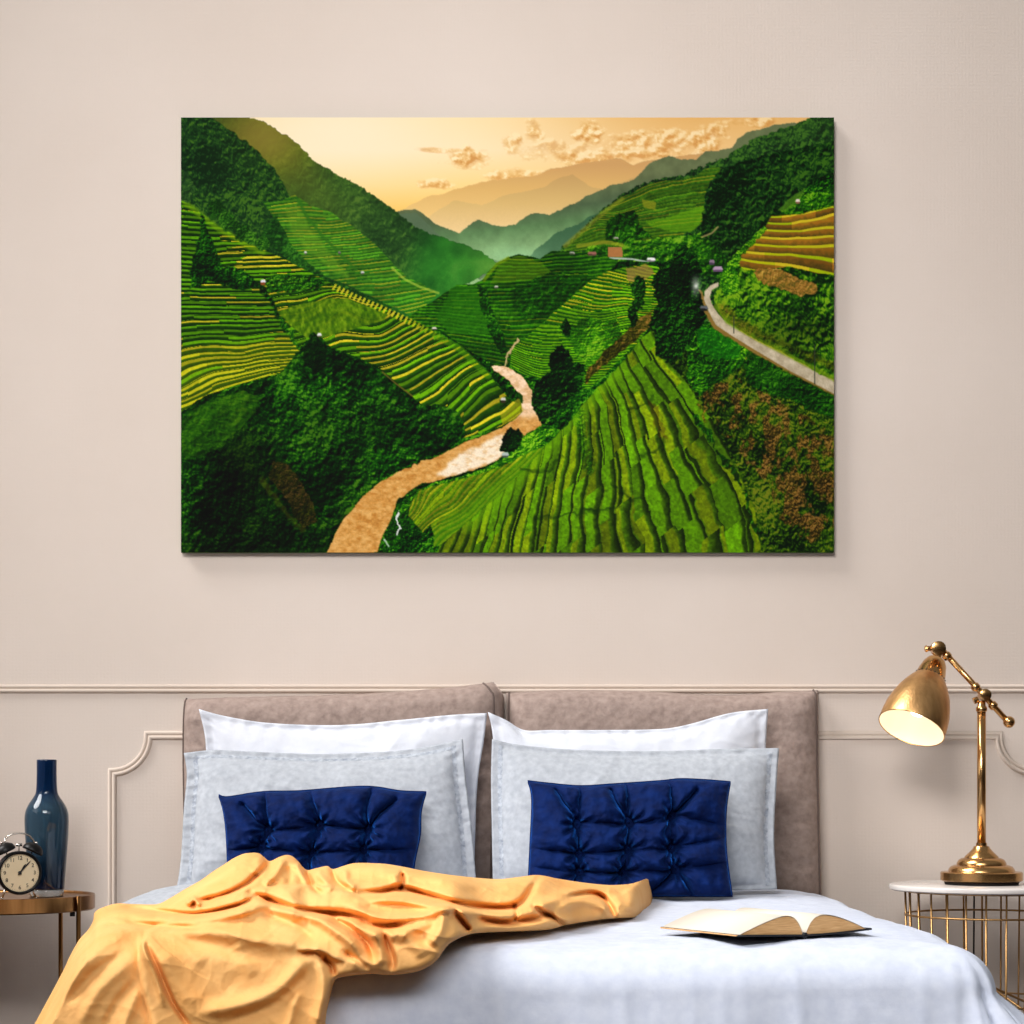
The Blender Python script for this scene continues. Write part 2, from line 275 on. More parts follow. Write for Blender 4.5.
    put(C(236, 240, 236), line([(399, 512), (396, 520), (400, 528), (397, 534)], 1.1, .7, 2, 3)*.9)
    put(C(200, 220, 200), line([(388, 546), (384, 540)], .8, .7, 1, 3)*.8)
    # ---- right front hill: long radiating rows
    fh = poly([(430, 560), (440, 546), (470, 520), (500, 494), (526, 468), (546, 446), (566, 426), (584, 404), (600, 386), (616, 370), (632, 350), (644, 336), (652, 330), (668, 350), (690, 376), (706, 400), (720, 430), (740, 470), (756, 510), (764, 560)], 1.5, 6, 34)
    put(foliage(6, MD, 22), fh)
    Lh = level([(0, [(446, 542), (440, 552)]), (3, [(484, 508), (478, 530), (470, 556)]), (6, [(520, 474), (508, 510), (499, 556)]), (8.5, [(548, 446), (538, 500), (528, 556)]), (11, [(572, 420), (566, 480), (558, 556)]),
                (13.5, [(590, 400), (598, 460), (594, 556)]), (16.3, [(610, 384), (630, 450), (650, 556)]), (19, [(628, 362), (660, 430), (704, 556)]), (21, [(646, 344), (690, 410), (726, 470), (752, 556)])])
    terraces(fh*.97, Lh, (92, 138, 12), (122, 144, 20), (76, 112, 10), (26, 40, 5), .4, .62, .28, 74, 15, 1.3, .16, .7)
    tx2 = fbm(2.6, 56, 2)
    mul(.74+.5*tx2, fh)
    put(C(112, 164, 14), fh*np.exp(-(pdist([(470, 524), (526, 470), (584, 406), (616, 372)])/9)**2)*.6)
    mul(.55, fh*np.exp(-(((X-600)/60)**2+((Y-540)/16)**2))*.35)
    # cross breaks between rows
    for pts in [[(520, 470), (548, 472), (562, 456)], [(536, 518), (556, 516), (584, 512), (620, 508)], [(628, 410), (648, 404), (654, 396)], [(640, 456), (656, 452), (664, 440)], [(586, 510), (600, 512)], [(612, 484), (630, 500), (640, 498)]]:
        put(C(14, 34, 4), line(pts, 1.4, 1.4, 3, 6)*.5)
    put(foliage(4, MD, 45), line([(580, 412), (582, 440), (590, 470)], 5, 3, 4)*.55)
    put(C(74, 42, 14), poly([(648, 400), (656, 404), (668, 440), (658, 436)], 3, 5, 3)*.35)
    # ---- right dark scrub slope
    sl = poly([(650, 330), (664, 318), (690, 314), (716, 326), (752, 346), (770, 356), (784, 368), (800, 374), (840, 394), (840, 560), (762, 560), (756, 512), (740, 474), (722, 440), (706, 410), (690, 388), (672, 366)], 2, 7, 35)
    put(foliage(5, [(0, C(10, 24, 4)), (.4, C(34, 62, 10)), (.7, C(66, 98, 16)), (1, C(110, 120, 34))], 101, 1.5, 1.2), sl)
    bm = poly([(696, 402), (712, 384), (740, 378), (780, 400), (812, 420), (834, 430), (840, 520), (810, 545), (780, 520), (764, 480), (730, 440), (700, 420)], 5, 9, 36, 3)
    put(foliage(3.4, [(0, C(34, 22, 4)), (.45, C(78, 56, 12)), (.75, C(128, 84, 26)), (1, C(160, 112, 48))], 103, 1.8, 1.4), bm*ss(.42, .62, fbm(7, 37, 3, 1.6))*.8)
    put(foliage(6, DK, 105), poly([(690, 410), (710, 430), (720, 460), (744, 492), (764, 540), (754, 530), (736, 470), (708, 440), (694, 426)], 5, 8, 37)*.85)
    put(foliage(5, MD, 106), poly([(692, 320), (712, 322), (734, 334), (752, 348), (744, 362), (732, 374), (716, 384), (700, 396), (688, 384), (686, 350)], 3, 7, 38))
    put(C(30, 120, 22), poly([(696, 326), (716, 328), (742, 344), (738, 358), (716, 360), (700, 350)], 3, 7, 2)*.45)
    put(foliage(5, [(0, C(6, 26, 4)), (.5, C(24, 74, 12)), (1, C(70, 130, 26))], 107), poly([(742, 362), (756, 350), (774, 356), (780, 368), (800, 378), (836, 396), (836, 420), (800, 404), (770, 394), (748, 384)], 4, 6, 39))
    # ---- road and its verges
    put(C(132, 104, 44), line([(700, 292), (706, 310), (716, 327), (738, 341), (764, 356), (790, 370), (812, 382), (838, 394)], 2.4, 1.2, 1, 4))
    road = poly([(719, 282), (711, 285), (705, 291), (704, 299), (709, 312), (716, 325), (734, 337), (752, 348), (772, 360), (792, 372), (812, 382), (840, 397), (840, 383), (816, 371), (799, 362), (780, 352), (759, 342), (740, 331), (726, 322), (718, 313), (712, 304), (710, 297), (712, 290), (719, 286)])
    put(ramp(np.clip(fbm(7, 47, 3), 0, 1), [(.2, C(164, 150, 122)), (.8, C(206, 194, 166))]), road)
    # ---- right bank above the road
    rb = poly([(840, 382), (820, 374), (800, 362), (780, 351), (759, 341), (740, 330), (727, 321), (719, 312), (714, 300), (715, 292), (722, 284), (724, 268), (732, 258), (744, 246), (758, 234), (768, 222), (780, 212), (800, 196), (816, 186), (840, 176)], 1.5, 6, 40)
    put(foliage(6, [(0, C(10, 34, 5)), (.4, C(34, 78, 12)), (.7, C(70, 122, 20)), (1, C(120, 160, 36))], 111, 1.6, 1.25), rb)
    put(C(112, 140, 30), line([(716, 306), (728, 322), (759, 340), (800, 361), (838, 381)], 2.2, 1.6)*.7)
    put(foliage(4, BR, 48), rb*line([(722, 306), (736, 322), (768, 338), (810, 356), (838, 368)], 4, 4, 3)*.5)
    mul(.62, rb*np.exp(-(((X-800)/46)**2+((Y-330)/16)**2)))
    put(foliage(5, MD, 112), poly([(772, 232), (780, 214), (800, 197), (820, 186), (840, 178), (840, 206), (810, 216), (786, 226)], 2, 6, 41)*.8)
    put(foliage(4, DK, 113), poly([(804, 192), (816, 178), (834, 172), (834, 188), (818, 192)], 3, 5, 4))
    put(C(96, 140, 40), poly([(778, 210), (792, 196), (806, 188), (800, 200), (786, 212)], 1, 5, 4)*.6)
    gt = poly([(737, 262), (742, 250), (752, 240), (766, 226), (772, 216), (800, 214), (840, 204), (840, 276), (812, 272), (790, 266), (762, 270), (744, 270)], 1, 7, 42)
    Lg = level([(0, [(772, 216), (800, 213), (834, 206)]), (1, [(768, 222), (800, 220), (834, 213)]), (2, [(766, 229), (800, 230), (834, 226)]), (3, [(762, 236), (790, 237), (834, 235)]), (4, [(754, 243), (790, 246), (834, 244)]), (5, [(748, 251), (780, 252), (834, 258)]), (6, [(742, 258), (780, 262), (834, 272)]), (7, [(738, 266), (780, 274), (834, 286)])])
    Lg = Lg+.12*(fbm(20, 49, 2)-.5)
    gi = np.floor(Lg); gf = Lg-gi
    lipm = ss(0, .08, gf)*(1-ss(.24, .34, gf))
    rr = hsh(gi*3+2, np.floor(X/34+gi*1.7))
    face = ramp(np.clip(gf*.75+fbm(3, 50, 2)*.35, 0, 1), [(.2, C(150, 128, 22)), (.55, C(150, 96, 20)), (.9, C(92, 74, 14))])
    face = face*(.75+.4*rr[..., None])
    lipc = C(226, 190, 34)[None, None]*rr[..., None]+C(150, 176, 24)[None, None]*(1-rr[..., None])
    put(face*(1-lipm[..., None])+lipc*lipm[..., None], gt*.97)
    put(foliage(4, [(0, C(104, 84, 24)), (.5, C(168, 112, 40)), (1, C(206, 158, 70))], 114, 1.5), poly([(754, 270), (770, 266), (790, 274), (816, 284), (818, 292), (800, 296), (776, 288), (758, 280)], 3, 6, 43)*.85)
    put(foliage(5, MD, 115), poly([(719, 284), (724, 268), (734, 256), (746, 244), (764, 226), (768, 230), (756, 242), (742, 256), (738, 272), (740, 290), (726, 296)], 2, 5, 44)*.9)
    # ---- dark tree clumps
    TR = [(0, C(2, 12, 3)), (.45, C(6, 32, 6)), (.75, C(16, 58, 10)), (1, C(44, 100, 20))]
    put(foliage(4.5, TR, 121, 1.1, 1.2), poly([(655, 340), (650, 322), (658, 304), (652, 284), (660, 268), (672, 260), (676, 246), (684, 242), (694, 252), (702, 268), (698, 282), (700, 300), (708, 318), (696, 330), (690, 346), (682, 358), (668, 364), (656, 356)], 4, 6, 45))
    put(foliage(4, TR, 122, 1.1, 1.2), poly([(634, 300), (630, 284), (636, 276), (646, 280), (646, 296), (640, 308), (636, 326), (630, 328), (628, 312)], 3, 5, 46))
    put(foliage(4.5, TR, 123, 1.1, 1.2), poly([(534, 412), (530, 398), (536, 384), (548, 372), (552, 352), (560, 344), (568, 352), (572, 362), (584, 364), (586, 376), (580, 390), (566, 404), (552, 418), (542, 424)], 4, 6, 47))
    put(foliage(4, TR, 124), poly([(500, 450), (502, 436), (510, 428), (518, 430), (524, 436), (520, 446), (510, 454)], 3, 5, 48))
    put(foliage(4, TR, 125), poly([(564, 334), (560, 326), (566, 318), (572, 326), (570, 336)], 2, 5, 48))
    put(C(210, 216, 206), np.exp(-(((X-696)/4)**2+((Y-286)/8)**2))*.75*(.5+fbm(4, 6, 2)))
    # ---- huts
    for (x, y, w, h, top, wall) in [(262.5, 282, 6, 4.5, (226, 228, 236), (130, 66, 30)), (319, 335, 5, 3.5, (232, 234, 230), (90, 84, 60)), (434, 328.5, 5, 3.5, (214, 212, 196), (40, 46, 30)), (503, 400, 6, 4.5, (208, 208, 200), (50, 40, 30)), (505, 455, 8, 5, (176, 190, 184), (80, 90, 80)),
                                    (651, 259.5, 10, 4, (240, 240, 240), (130, 120, 130)), (592, 253.5, 10, 4, (150, 96, 84), (86, 58, 50)), (572, 253, 6, 2.5, (170, 170, 160), (80, 80, 70)), (718, 269, 11, 5, (176, 150, 176), (100, 74, 104)), (712, 262, 6, 5, (132, 112, 130), (70, 60, 74)),
                                    (704, 308, 9, 5, (96, 100, 104), (30, 30, 28)), (616, 238, 6, 2, (170, 168, 160), (90, 90, 70)), (305, 252.5, 3, 3, (220, 224, 214), (90, 90, 80)), (339, 252.5, 3, 3, (120, 116, 110), (70, 70, 60)), (362, 272.5, 4, 3, (200, 206, 200), (80, 80, 70)), (496, 287, 5, 2, (216, 216, 206), (90, 90, 80)), (798, 201, 5, 4, (226, 214, 200), (130, 90, 70))]:
        put(C(*wall), poly([(x-w*.4, y), (x+w*.4, y), (x+w*.4, y+h*.6), (x-w*.4, y+h*.6)]))
        put(C(*top), poly([(x-w/2, y+h*.1), (x-w*.3, y-h*.5), (x+w*.35, y-h*.5), (x+w/2, y+h*.15)]))
    for (x, y0, y1) in [(734, 316, 333), (815, 345, 384)]:
        put(C(52, 60, 50), line([(x, y0), (x, y1)], .55, .5)*.85)
    # overall grade: fine grain and richer darks
    gsk = np.clip((Y-190)/120, 0, 1)*.09
    img = img*(1-gsk[..., None]/2+gsk[..., None]*vn(1.1, 1.1, 5)[..., None])
    lum = img.mean(-1, keepdims=True)
    land = np.clip((img[..., 1]-img[..., 0])/20+.6, 0, 1)[..., None]
    img = img+(img-lum)*.16*land
    img = (img+((img/255-.38)*26)*land)*(1-.07*land)*.965
    img = np.clip(img, 0, 255)
    s = img/255.
    lin = np.where(s <= .04045, s/12.92, ((s+.055)/1.055)**2.4)
    return NX, NY, lin, img
import bpy, math, random
from mathutils import Vector, Matrix, noise as mno
scene = bpy.context.scene
COL = scene.collection
PI = math.pi
F = 2160.0; D0 = 5.4; CZ = 0.82; HY = 780.0; HX = 512.0

def P(px, py, d):
    """a point d metres in front of the wall, seen at photo position px, py"""
    s = F/(D0-d)
    return Vector(((px-HX)/s, -d, CZ-(py-HY)/s))

# ------------------------------------------------------------------ materials
def srgb(r, g, b):
    f = lambda c: (c/12.92 if c <= .04045 else ((c+.055)/1.055)**2.4)
    return (f(r/255), f(g/255), f(b/255), 1)

def new_mat(name):
    m = bpy.data.materials.new(name); m.use_nodes = True
    nt = m.node_tree
    return m, nt, nt.nodes['Principled BSDF']

def mat(name, col, rough=.6, metal=0, col2=None, nscale=8, bump=0, bscale=40, sheen=0, sheen_tint=None, stretch=None, detail=4, weave=0, wscale=600, spec=None, mixlo=.3, mixhi=.7):
    m, nt, b = new_mat(name)
    N, L = nt.nodes, nt.links
    b.inputs['Roughness'].default_value = rough
    b.inputs['Metallic'].default_value = metal
    if spec is not None: b.inputs['Specular IOR Level'].default_value = spec
    tc = N.new('ShaderNodeTexCoord'); mp = N.new('ShaderNodeMapping')
    L.new(tc.outputs['Object'], mp.inputs['Vector'])
    if stretch: mp.inputs['Scale'].default_value = stretch
    nz = N.new('ShaderNodeTexNoise'); nz.inputs['Scale'].default_value = nscale; nz.inputs['Detail'].default_value = detail
    L.new(mp.outputs[0], nz.inputs['Vector'])
    rp = N.new('ShaderNodeValToRGB')
    rp.color_ramp.elements[0].position = mixlo; rp.color_ramp.elements[1].position = mixhi
    rp.color_ramp.elements[0].color = col
    rp.color_ramp.elements[1].color = col2 or tuple(min(1, c*1.08) for c in col[:3])+(1,)
    L.new(nz.outputs['Fac'], rp.inputs['Fac']); L.new(rp.outputs['Color'], b.inputs['Base Color'])
    last = None
    if bump:
        n2 = N.new('ShaderNodeTexNoise'); n2.inputs['Scale'].default_value = bscale; n2.inputs['Detail'].default_value = 5
        L.new(mp.outputs[0], n2.inputs['Vector'])
        bp = N.new('ShaderNodeBump'); bp.inputs['Strength'].default_value = bump; bp.inputs['Distance'].default_value = .01
        L.new(n2.outputs['Fac'], bp.inputs['Height']); L.new(bp.outputs[0], b.inputs['Normal']); last = bp
    if weave:
        w1 = N.new('ShaderNodeTexWave'); w1.bands_direction = 'X'; w1.inputs['Scale'].default_value = wscale; w1.inputs['Distortion'].default_value = 1.5
        w2 = N.new('ShaderNodeTexWave'); w2.bands_direction = 'Z'; w2.inputs['Scale'].default_value = wscale; w2.inputs['Distortion'].default_value = 1.5
        L.new(tc.outputs['Object'], w1.inputs['Vector']); L.new(tc.outputs['Object'], w2.inputs['Vector'])
        mx = N.new('ShaderNodeMath'); mx.operation = 'ADD'
        L.new(w1.outputs['Fac'], mx.inputs[0]); L.new(w2.outputs['Fac'], mx.inputs[1])
        b2 = N.new('ShaderNodeBump'); b2.inputs['Strength'].default_value = weave; b2.inputs['Distance'].default_value = .002
        L.new(mx.outputs[0], b2.inputs['Height'])
        if last: L.new(last.outputs[0], b2.inputs['Normal'])
        L.new(b2.outputs[0], b.inputs['Normal'])
    if sheen:
        b.inputs['Sheen Weight'].default_value = sheen
        b.inputs['Sheen Roughness'].default_value = .35
        if sheen_tint: b.inputs['Sheen Tint'].default_value = sheen_tint
    return m

M = {}
M['wall'] = mat('wall_paint', srgb(216, 203, 192), .85, col2=srgb(223, 211, 201), nscale=1.4, bump=.05, bscale=160, weave=.12, wscale=90)
M['trim'] = mat('trim_paint', srgb(204, 189, 176), .7, col2=srgb(210, 196, 183), nscale=3)
M['floor'] = mat('floor_boards', srgb(58, 42, 30), .5, col2=srgb(76, 56, 40), nscale=3, stretch=(.6, 8, 1), bump=.1)
M['pad'] = mat('taupe_velvet', srgb(138, 120, 112), .9, col2=srgb(164, 146, 137), nscale=60, detail=8, bump=.35, bscale=45, sheen=.35, sheen_tint=srgb(225, 205, 195))
M['piping'] = mat('taupe_piping', srgb(96, 82, 76), .9, bump=.2)
M['white'] = mat('white_linen', srgb(206, 211, 222), .85, col2=srgb(217, 221, 230), nscale=20, bump=.25, bscale=22, weave=.15)
M['grey'] = mat('pale_blue_linen', srgb(166, 172, 181), .9, col2=srgb(186, 192, 200), nscale=70, detail=8, bump=.3, bscale=26, weave=.3, wscale=260)
M['hem'] = mat('blue_grey_hem', srgb(138, 146, 160), .9, col2=srgb(186, 193, 202), nscale=90, detail=8, bump=.5, bscale=90)
M['duvet'] = mat('duvet_linen', srgb(200, 208, 226), .9, col2=srgb(213, 220, 235), nscale=50, detail=8, bump=.3, bscale=14, weave=.25, wscale=260)
M['blue'] = mat('navy_velvet', srgb(0, 17, 60), .85, col2=srgb(1, 30, 86), nscale=30, bump=.15, bscale=70, sheen=1.0, sheen_tint=srgb(40, 125, 245), spec=.12)
M['blue'].node_tree.nodes['Principled BSDF'].inputs['Sheen Roughness'].default_value = .22
M['blanket'] = mat('apricot_cotton', srgb(242, 176, 98), .75, col2=srgb(248, 192, 118), nscale=9, bump=.55, bscale=22, weave=.1)
M['brass'] = mat('polished_brass', srgb(200, 154, 98), .22, 1, col2=srgb(216, 170, 112), nscale=12)
M['brushed'] = mat('brushed_brass', srgb(196, 150, 96), .4, 1, col2=srgb(220, 174, 118), nscale=60, stretch=(1, 1, .04), bump=.1, bscale=160)
M['bronze'] = mat('antique_brass', srgb(120, 84, 48), .3, 1, col2=srgb(168, 122, 74), nscale=14, stretch=(3, 3, .3))
M['wire'] = mat('gold_wire', srgb(178, 138, 88), .35, .9, nscale=10)
M['marble'] = mat('white_marble', srgb(206, 200, 196), .12, col2=srgb(220, 216, 212), nscale=5, detail=8)
M['felt'] = mat('black_felt', srgb(26, 22, 20), .9)
M['black'] = mat('black_enamel', srgb(12, 11, 12), .42, spec=.25)
M['steel'] = mat('steel', srgb(205, 200, 192), .2, 1)
M['clockface'] = mat('cream_dial', srgb(226, 206, 168), .7, col2=srgb(234, 216, 180), nscale=20)
M['ink'] = mat('black_ink', srgb(20, 18, 18), .6)
M['paper'] = mat('book_paper', srgb(222, 213, 198), .85, col2=srgb(230, 222, 208), nscale=5)
M['pageedge'] = mat('page_edges', srgb(206, 150, 92), .9, col2=srgb(240, 196, 138), nscale=40, stretch=(1, 1, 30), bump=.3, bscale=60)
M['cover'] = mat('black_cover', srgb(22, 24, 30), .5)
M['wood'] = mat('bed_wood', srgb(120, 92, 66), .6, col2=srgb(140, 108, 80), nscale=5, stretch=(.5, 6, 6))
M['mattress'] = mat('mattress_ticking', srgb(232, 232, 230), .9, bump=.1)
M['canvas_edge'] = mat('canvas_edge', srgb(40, 66, 30), .85, col2=srgb(80, 96, 50), nscale=6, bump=.1, bscale=200)
M['enamel'] = mat('white_enamel', srgb(214, 206, 192), .45)

# ------------------------------------------------------------------ objects
def tag(o, label=None, cat=None, group=None, kind=None):
    if label: o['label'] = label
    if cat: o['category'] = cat
    if group: o['group'] = group
    if kind: o['kind'] = kind
    return o

def empty(name, loc, rz=0):
    o = bpy.data.objects.new(name, None); COL.objects.link(o)
    o.location = loc; o.rotation_euler = (0, 0, rz); o.empty_display_size = .05
    return o

def wloc(o):
    v = Vector((0, 0, 0))
    while o is not None:
        v = v + Vector(o.location); o = o.parent
    return v

def obj(name, vf, m, parent=None, smooth=True, origin=None):
    """world-space verts, faces -> one mesh object, under parent (un-rotated) or on its own origin"""
    v, f = vf
    base = wloc(parent) if parent else (Vector(origin) if origin is not None else Vector((0, 0, 0)))
    me = bpy.data.meshes.new(name)
    me.from_pydata([tuple(Vector(p)-base) for p in v], [], f)
    me.validate(); me.update()
    if smooth:
        me.polygons.foreach_set('use_smooth', [True]*len(me.polygons))
    o = bpy.data.objects.new(name, me); COL.objects.link(o)
    if parent: o.parent = parent
    elif origin is not None: o.location = base
    for mm in (m if isinstance(m, (list, tuple)) else [m]): me.materials.append(mm)
    return o

def autosmooth(o, ang=35):
    me = o.data
    import bmesh
    bm = bmesh.new(); bm.from_mesh(me)
    for e in bm.edges:
        if len(e.link_faces) == 2 and e.calc_face_angle(0) > math.radians(ang): e.smooth = False
    bm.to_mesh(me); bm.free()
    return o

def recalc(o):
    import bmesh
    bm = bmesh.new(); bm.from_mesh(o.data)
    bmesh.ops.recalc_face_normals(bm, faces=bm.faces)
    bm.to_mesh(o.data); bm.free()
    return o

def merge(*vfs):
    V, Fc = [], []
    for v, f in vfs:
        n = len(V); V += list(v); Fc += [tuple(i+n for i in q) for q in f]
    return V, Fc

def box(x0, x1, y0, y1, z0, z1):
    v = [(x0, y0, z0), (x1, y0, z0), (x1, y1, z0), (x0, y1, z0), (x0, y0, z1), (x1, y0, z1), (x1, y1, z1), (x0, y1, z1)]
    return v, [(0, 3, 2, 1), (4, 5, 6, 7), (0, 1, 5, 4), (1, 2, 6, 5), (2, 3, 7, 6), (3, 0, 4, 7)]

def bevel(o, w=.005, seg=3):
    md = o.modifiers.new('bevel', 'BEVEL'); md.width = w; md.segments = seg; md.limit_method = 'ANGLE'
    return o

def lathe(prof, c=(0, 0, 0), axis=(0, 0, 1), seg=64, cap0=True, cap1=True):
    """prof: [(radius, height)] around axis from point c"""
    ax = Vector(axis).normalized(); c = Vector(c)
    e1 = ax.orthogonal().normalized(); e2 = ax.cross(e1)
    v = []; f = []
    for r, h in prof:
        for i in range(seg):
            a = 2*PI*i/seg
            v.append(c+ax*h+(e1*math.cos(a)+e2*math.sin(a))*r)
    for k in range(len(prof)-1):
        for i in range(seg):
            j = (i+1) % seg
            f.append((k*seg+i, k*seg+j, (k+1)*seg+j, (k+1)*seg+i))
    if cap0: f.append(tuple(reversed(range(seg))))
    if cap1: f.append(tuple((len(prof)-1)*seg+i for i in range(seg)))
    return v, f

def tube(pts, r, seg=12, closed=False):
    pts = [Vector(p) for p in pts]; n = len(pts)
    v = []; f = []
    prev = None
    for k in range(n):
        if closed: t = (pts[(k+1) % n]-pts[k-1]).normalized()
        else: t = (pts[min(k+1, n-1)]-pts[max(k-1, 0)]).normalized()
        if prev is None: e1 = t.orthogonal().normalized()
        else: e1 = (prev-t*prev.dot(t)).normalized()
        prev = e1; e2 = t.cross(e1)
        rr = r[k] if isinstance(r, (list, tuple)) else r
        for i in range(seg):
            a = 2*PI*i/seg
            v.append(pts[k]+(e1*math.cos(a)+e2*math.sin(a))*rr)
    for k in range(n if closed else n-1):
        k2 = (k+1) % n
        for i in range(seg):
            j = (i+1) % seg
            f.append((k*seg+i, k*seg+j, k2*seg+j, k2*seg+i))
    if not closed:
        f.append(tuple(reversed(range(seg)))); f.append(tuple((n-1)*seg+i for i in range(seg)))
    return v, f

def sphere(c, r, seg=24, sy=1, sz=1):
    prof = [(max(1e-4, r*math.sin(PI*i/12)), -r*math.cos(PI*i/12)*sz) for i in range(13)]
    return lathe(prof, c, seg=seg)

def fb(x, y, z=0, octv=4):
    return mno.fractal(Vector((x, y, z)), 1.0, 2.0, octv)   # about -1..1

def polyat(pl, t):
    L = [0]
    for a, b in zip(pl[:-1], pl[1:]): L.append(L[-1]+math.hypot(b[0]-a[0], b[1]-a[1]))
    q = t*L[-1]
    for i in range(len(pl)-1):
        if q <= L[i+1] or i == len(pl)-2:
            k = (q-L[i])/max(1e-9, L[i+1]-L[i])
            return (pl[i][0]+(pl[i+1][0]-pl[i][0])*k, pl[i][1]+(pl[i+1][1]-pl[i][1])*k)

def smoothline(pl, n=40):
    """Catmull-Rom through the points, resampled"""
    p = [pl[0]]+list(pl)+[pl[-1]]; out = []
    for i in range(1, len(p)-2):
        for k in range(8):
            t = k/8
            out.append(tuple(.5*((2*p[i][c])+(-p[i-1][c]+p[i+1][c])*t+(2*p[i-1][c]-5*p[i][c]+4*p[i+1][c]-p[i+2][c])*t*t+(-p[i-1][c]+3*p[i][c]-3*p[i+1][c]+p[i+2][c])*t**3) for c in (0, 1)))
    out.append(pl[-1]); return out

def coons(top, right, bottom, left):
    """top, bottom run left to right; left, right run top to bottom"""
    T, R, B, Lf = [smoothline(c) for c in (top, right, bottom, left)]
    def at(u, v):
        a = polyat(T, u); b = polyat(B, u); c = polyat(Lf, v); d = polyat(R, v)
        r = []
        for k in (0, 1):
            r.append((1-v)*a[k]+v*b[k]+(1-u)*c[k]+u*d[k]-((1-u)*(1-v)*T[0][k]+u*(1-v)*T[-1][k]+(1-u)*v*B[0][k]+u*v*B[-1][k]))
        return r
    return at

def cushion(at, dfun, front, back, nu=110, nv=80):
    """closed cushion: patch outline at(u,v) in photo units, centre plane dfun(u,v), front/back bulge functions in metres"""
    V = []; Fc = []
    idx = {}
    for side in (0, 1):
        for j in range(nv+1):
            for i in range(nu+1):
                u, v = i/nu, j/nv
                if side == 1 and (i in (0, nu) or j in (0, nv)):
                    idx[(1, i, j)] = idx[(0, i, j)]; continue
                px, py = at(u, v)
                d = dfun(u, v)
                w = P(px, py, d)
                w.y -= front(u, v) if side == 0 else -back(u, v)
                idx[(side, i, j)] = len(V); V.append(w)
    for side in (0, 1):
        for j in range(nv):
            for i in range(nu):
                q = [idx[(side, i, j)], idx[(side, i, j+1)], idx[(side, i+1, j+1)], idx[(side, i+1, j)]]
                Fc.append(tuple(q if side == 0 else q[::-1]))
    return V, Fc

# ------------------------------------------------------------------ the room
WX = 3.6
tag(obj('wall_back', box(-WX, WX, 0, .12, -.1, 2.9), M['wall'], smooth=False), kind='structure')
tag(obj('floor', box(-WX, WX, -6.2, 0, -.1, 0), M['floor'], smooth=False), kind='structure')

sill_blocker = box(-1.74, -1.62, -6.2, 0, -.1, .93)  # unseen half-height wall, added to keep sun off the lower left corner
tag(obj('wall_left_blocker', sill_blocker, M['wall'], smooth=False), kind='structure')
wf = merge(box(-1.76, -1.585, -6.2, 0, .93, .955), *[box(-1.70, -1.66, y_-.03, y_+.03, .955, 5.0) for y_ in (-.03, -2.6, -5.2)])
tag(obj('window_1', wf, M['trim'], smooth=False), kind='structure')

def sweep(path, prof, z_up=True):
    """path: (x, z) points on the wall; prof: (offset across the path, projection from the wall)"""
    n = len(path); V = []; Fc = []; m = len(prof)
    for k in range(n):
        a = Vector(path[max(k-1, 0)]); b = Vector(path[k]); c = Vector(path[min(k+1, n-1)])
        t1 = (b-a).normalized() if k > 0 else (c-b).normalized()
        t2 = (c-b).normalized() if k < n-1 else t1
        n1 = Vector((-t1.y, t1.x)); n2 = Vector((-t2.y, t2.x))
        mi = (n1+n2).normalized(); mi = mi/max(.4, mi.dot(n1))
        for o, h in prof:
            V.append((b.x+mi.x*o, -h, b.y+mi.y*o))
    for k in range(n-1):
        for i in range(m-1):
            Fc.append((k*m+i, k*m+i+1, (k+1)*m+i+1, (k+1)*m+i))
    return V, Fc
def wz(py): return CZ-(py-HY)/400.0
def wx(px): return (px-HX)/400.0
prof = []
for c, r, h in ((.0072, .0040, .003), (-.0035, .0050, .0062)):
    for a in range(0, 9):
        t = PI*a/8
        prof.append((c+r*math.cos(t), h*0+.002+math.sin(t)*(h)))
prof = [(.0125, 0)]+prof+[(-.010, 0)]
def flip(vf): return vf[0], [tuple(reversed(q)) for q in vf[1]]
o = obj('trim_1', sweep([(-WX, wz(689.5)), (WX, wz(689.5))], prof), M['trim']); tag(recalc(o), kind='structure')
path = [(wx(113), .06), (wx(113), wz(773))]
for k in range(1, 13):
    a = -PI/2+PI/2*k/12
    path.append((wx(112)+.0925*math.cos(a), wz(736)+.0925*math.sin(a)))
path[2:2] = [(wx(113), wz(773))] if False else []
path += [(wx(998), wz(736))]
for k in range(1, 13):
    a = PI+PI/2*k/12
    path.append((wx(1035)+.0925*math.cos(a), wz(736)+.0925*math.sin(a)))
path += [(wx(1035), .06)]
o = obj('trim_2', sweep(path, prof), M['trim']); tag(recalc(o), kind='structure')
for k, (xa, xb) in enumerate(((-WX, wx(80)), (wx(1068), WX))):      # neighbouring panels, beyond the frame
    pass
o = obj('baseboard_back', box(-WX, WX, -.018, 0, 0, .12), M['trim'], smooth=False); bevel(o, .006); tag(o, kind='structure')

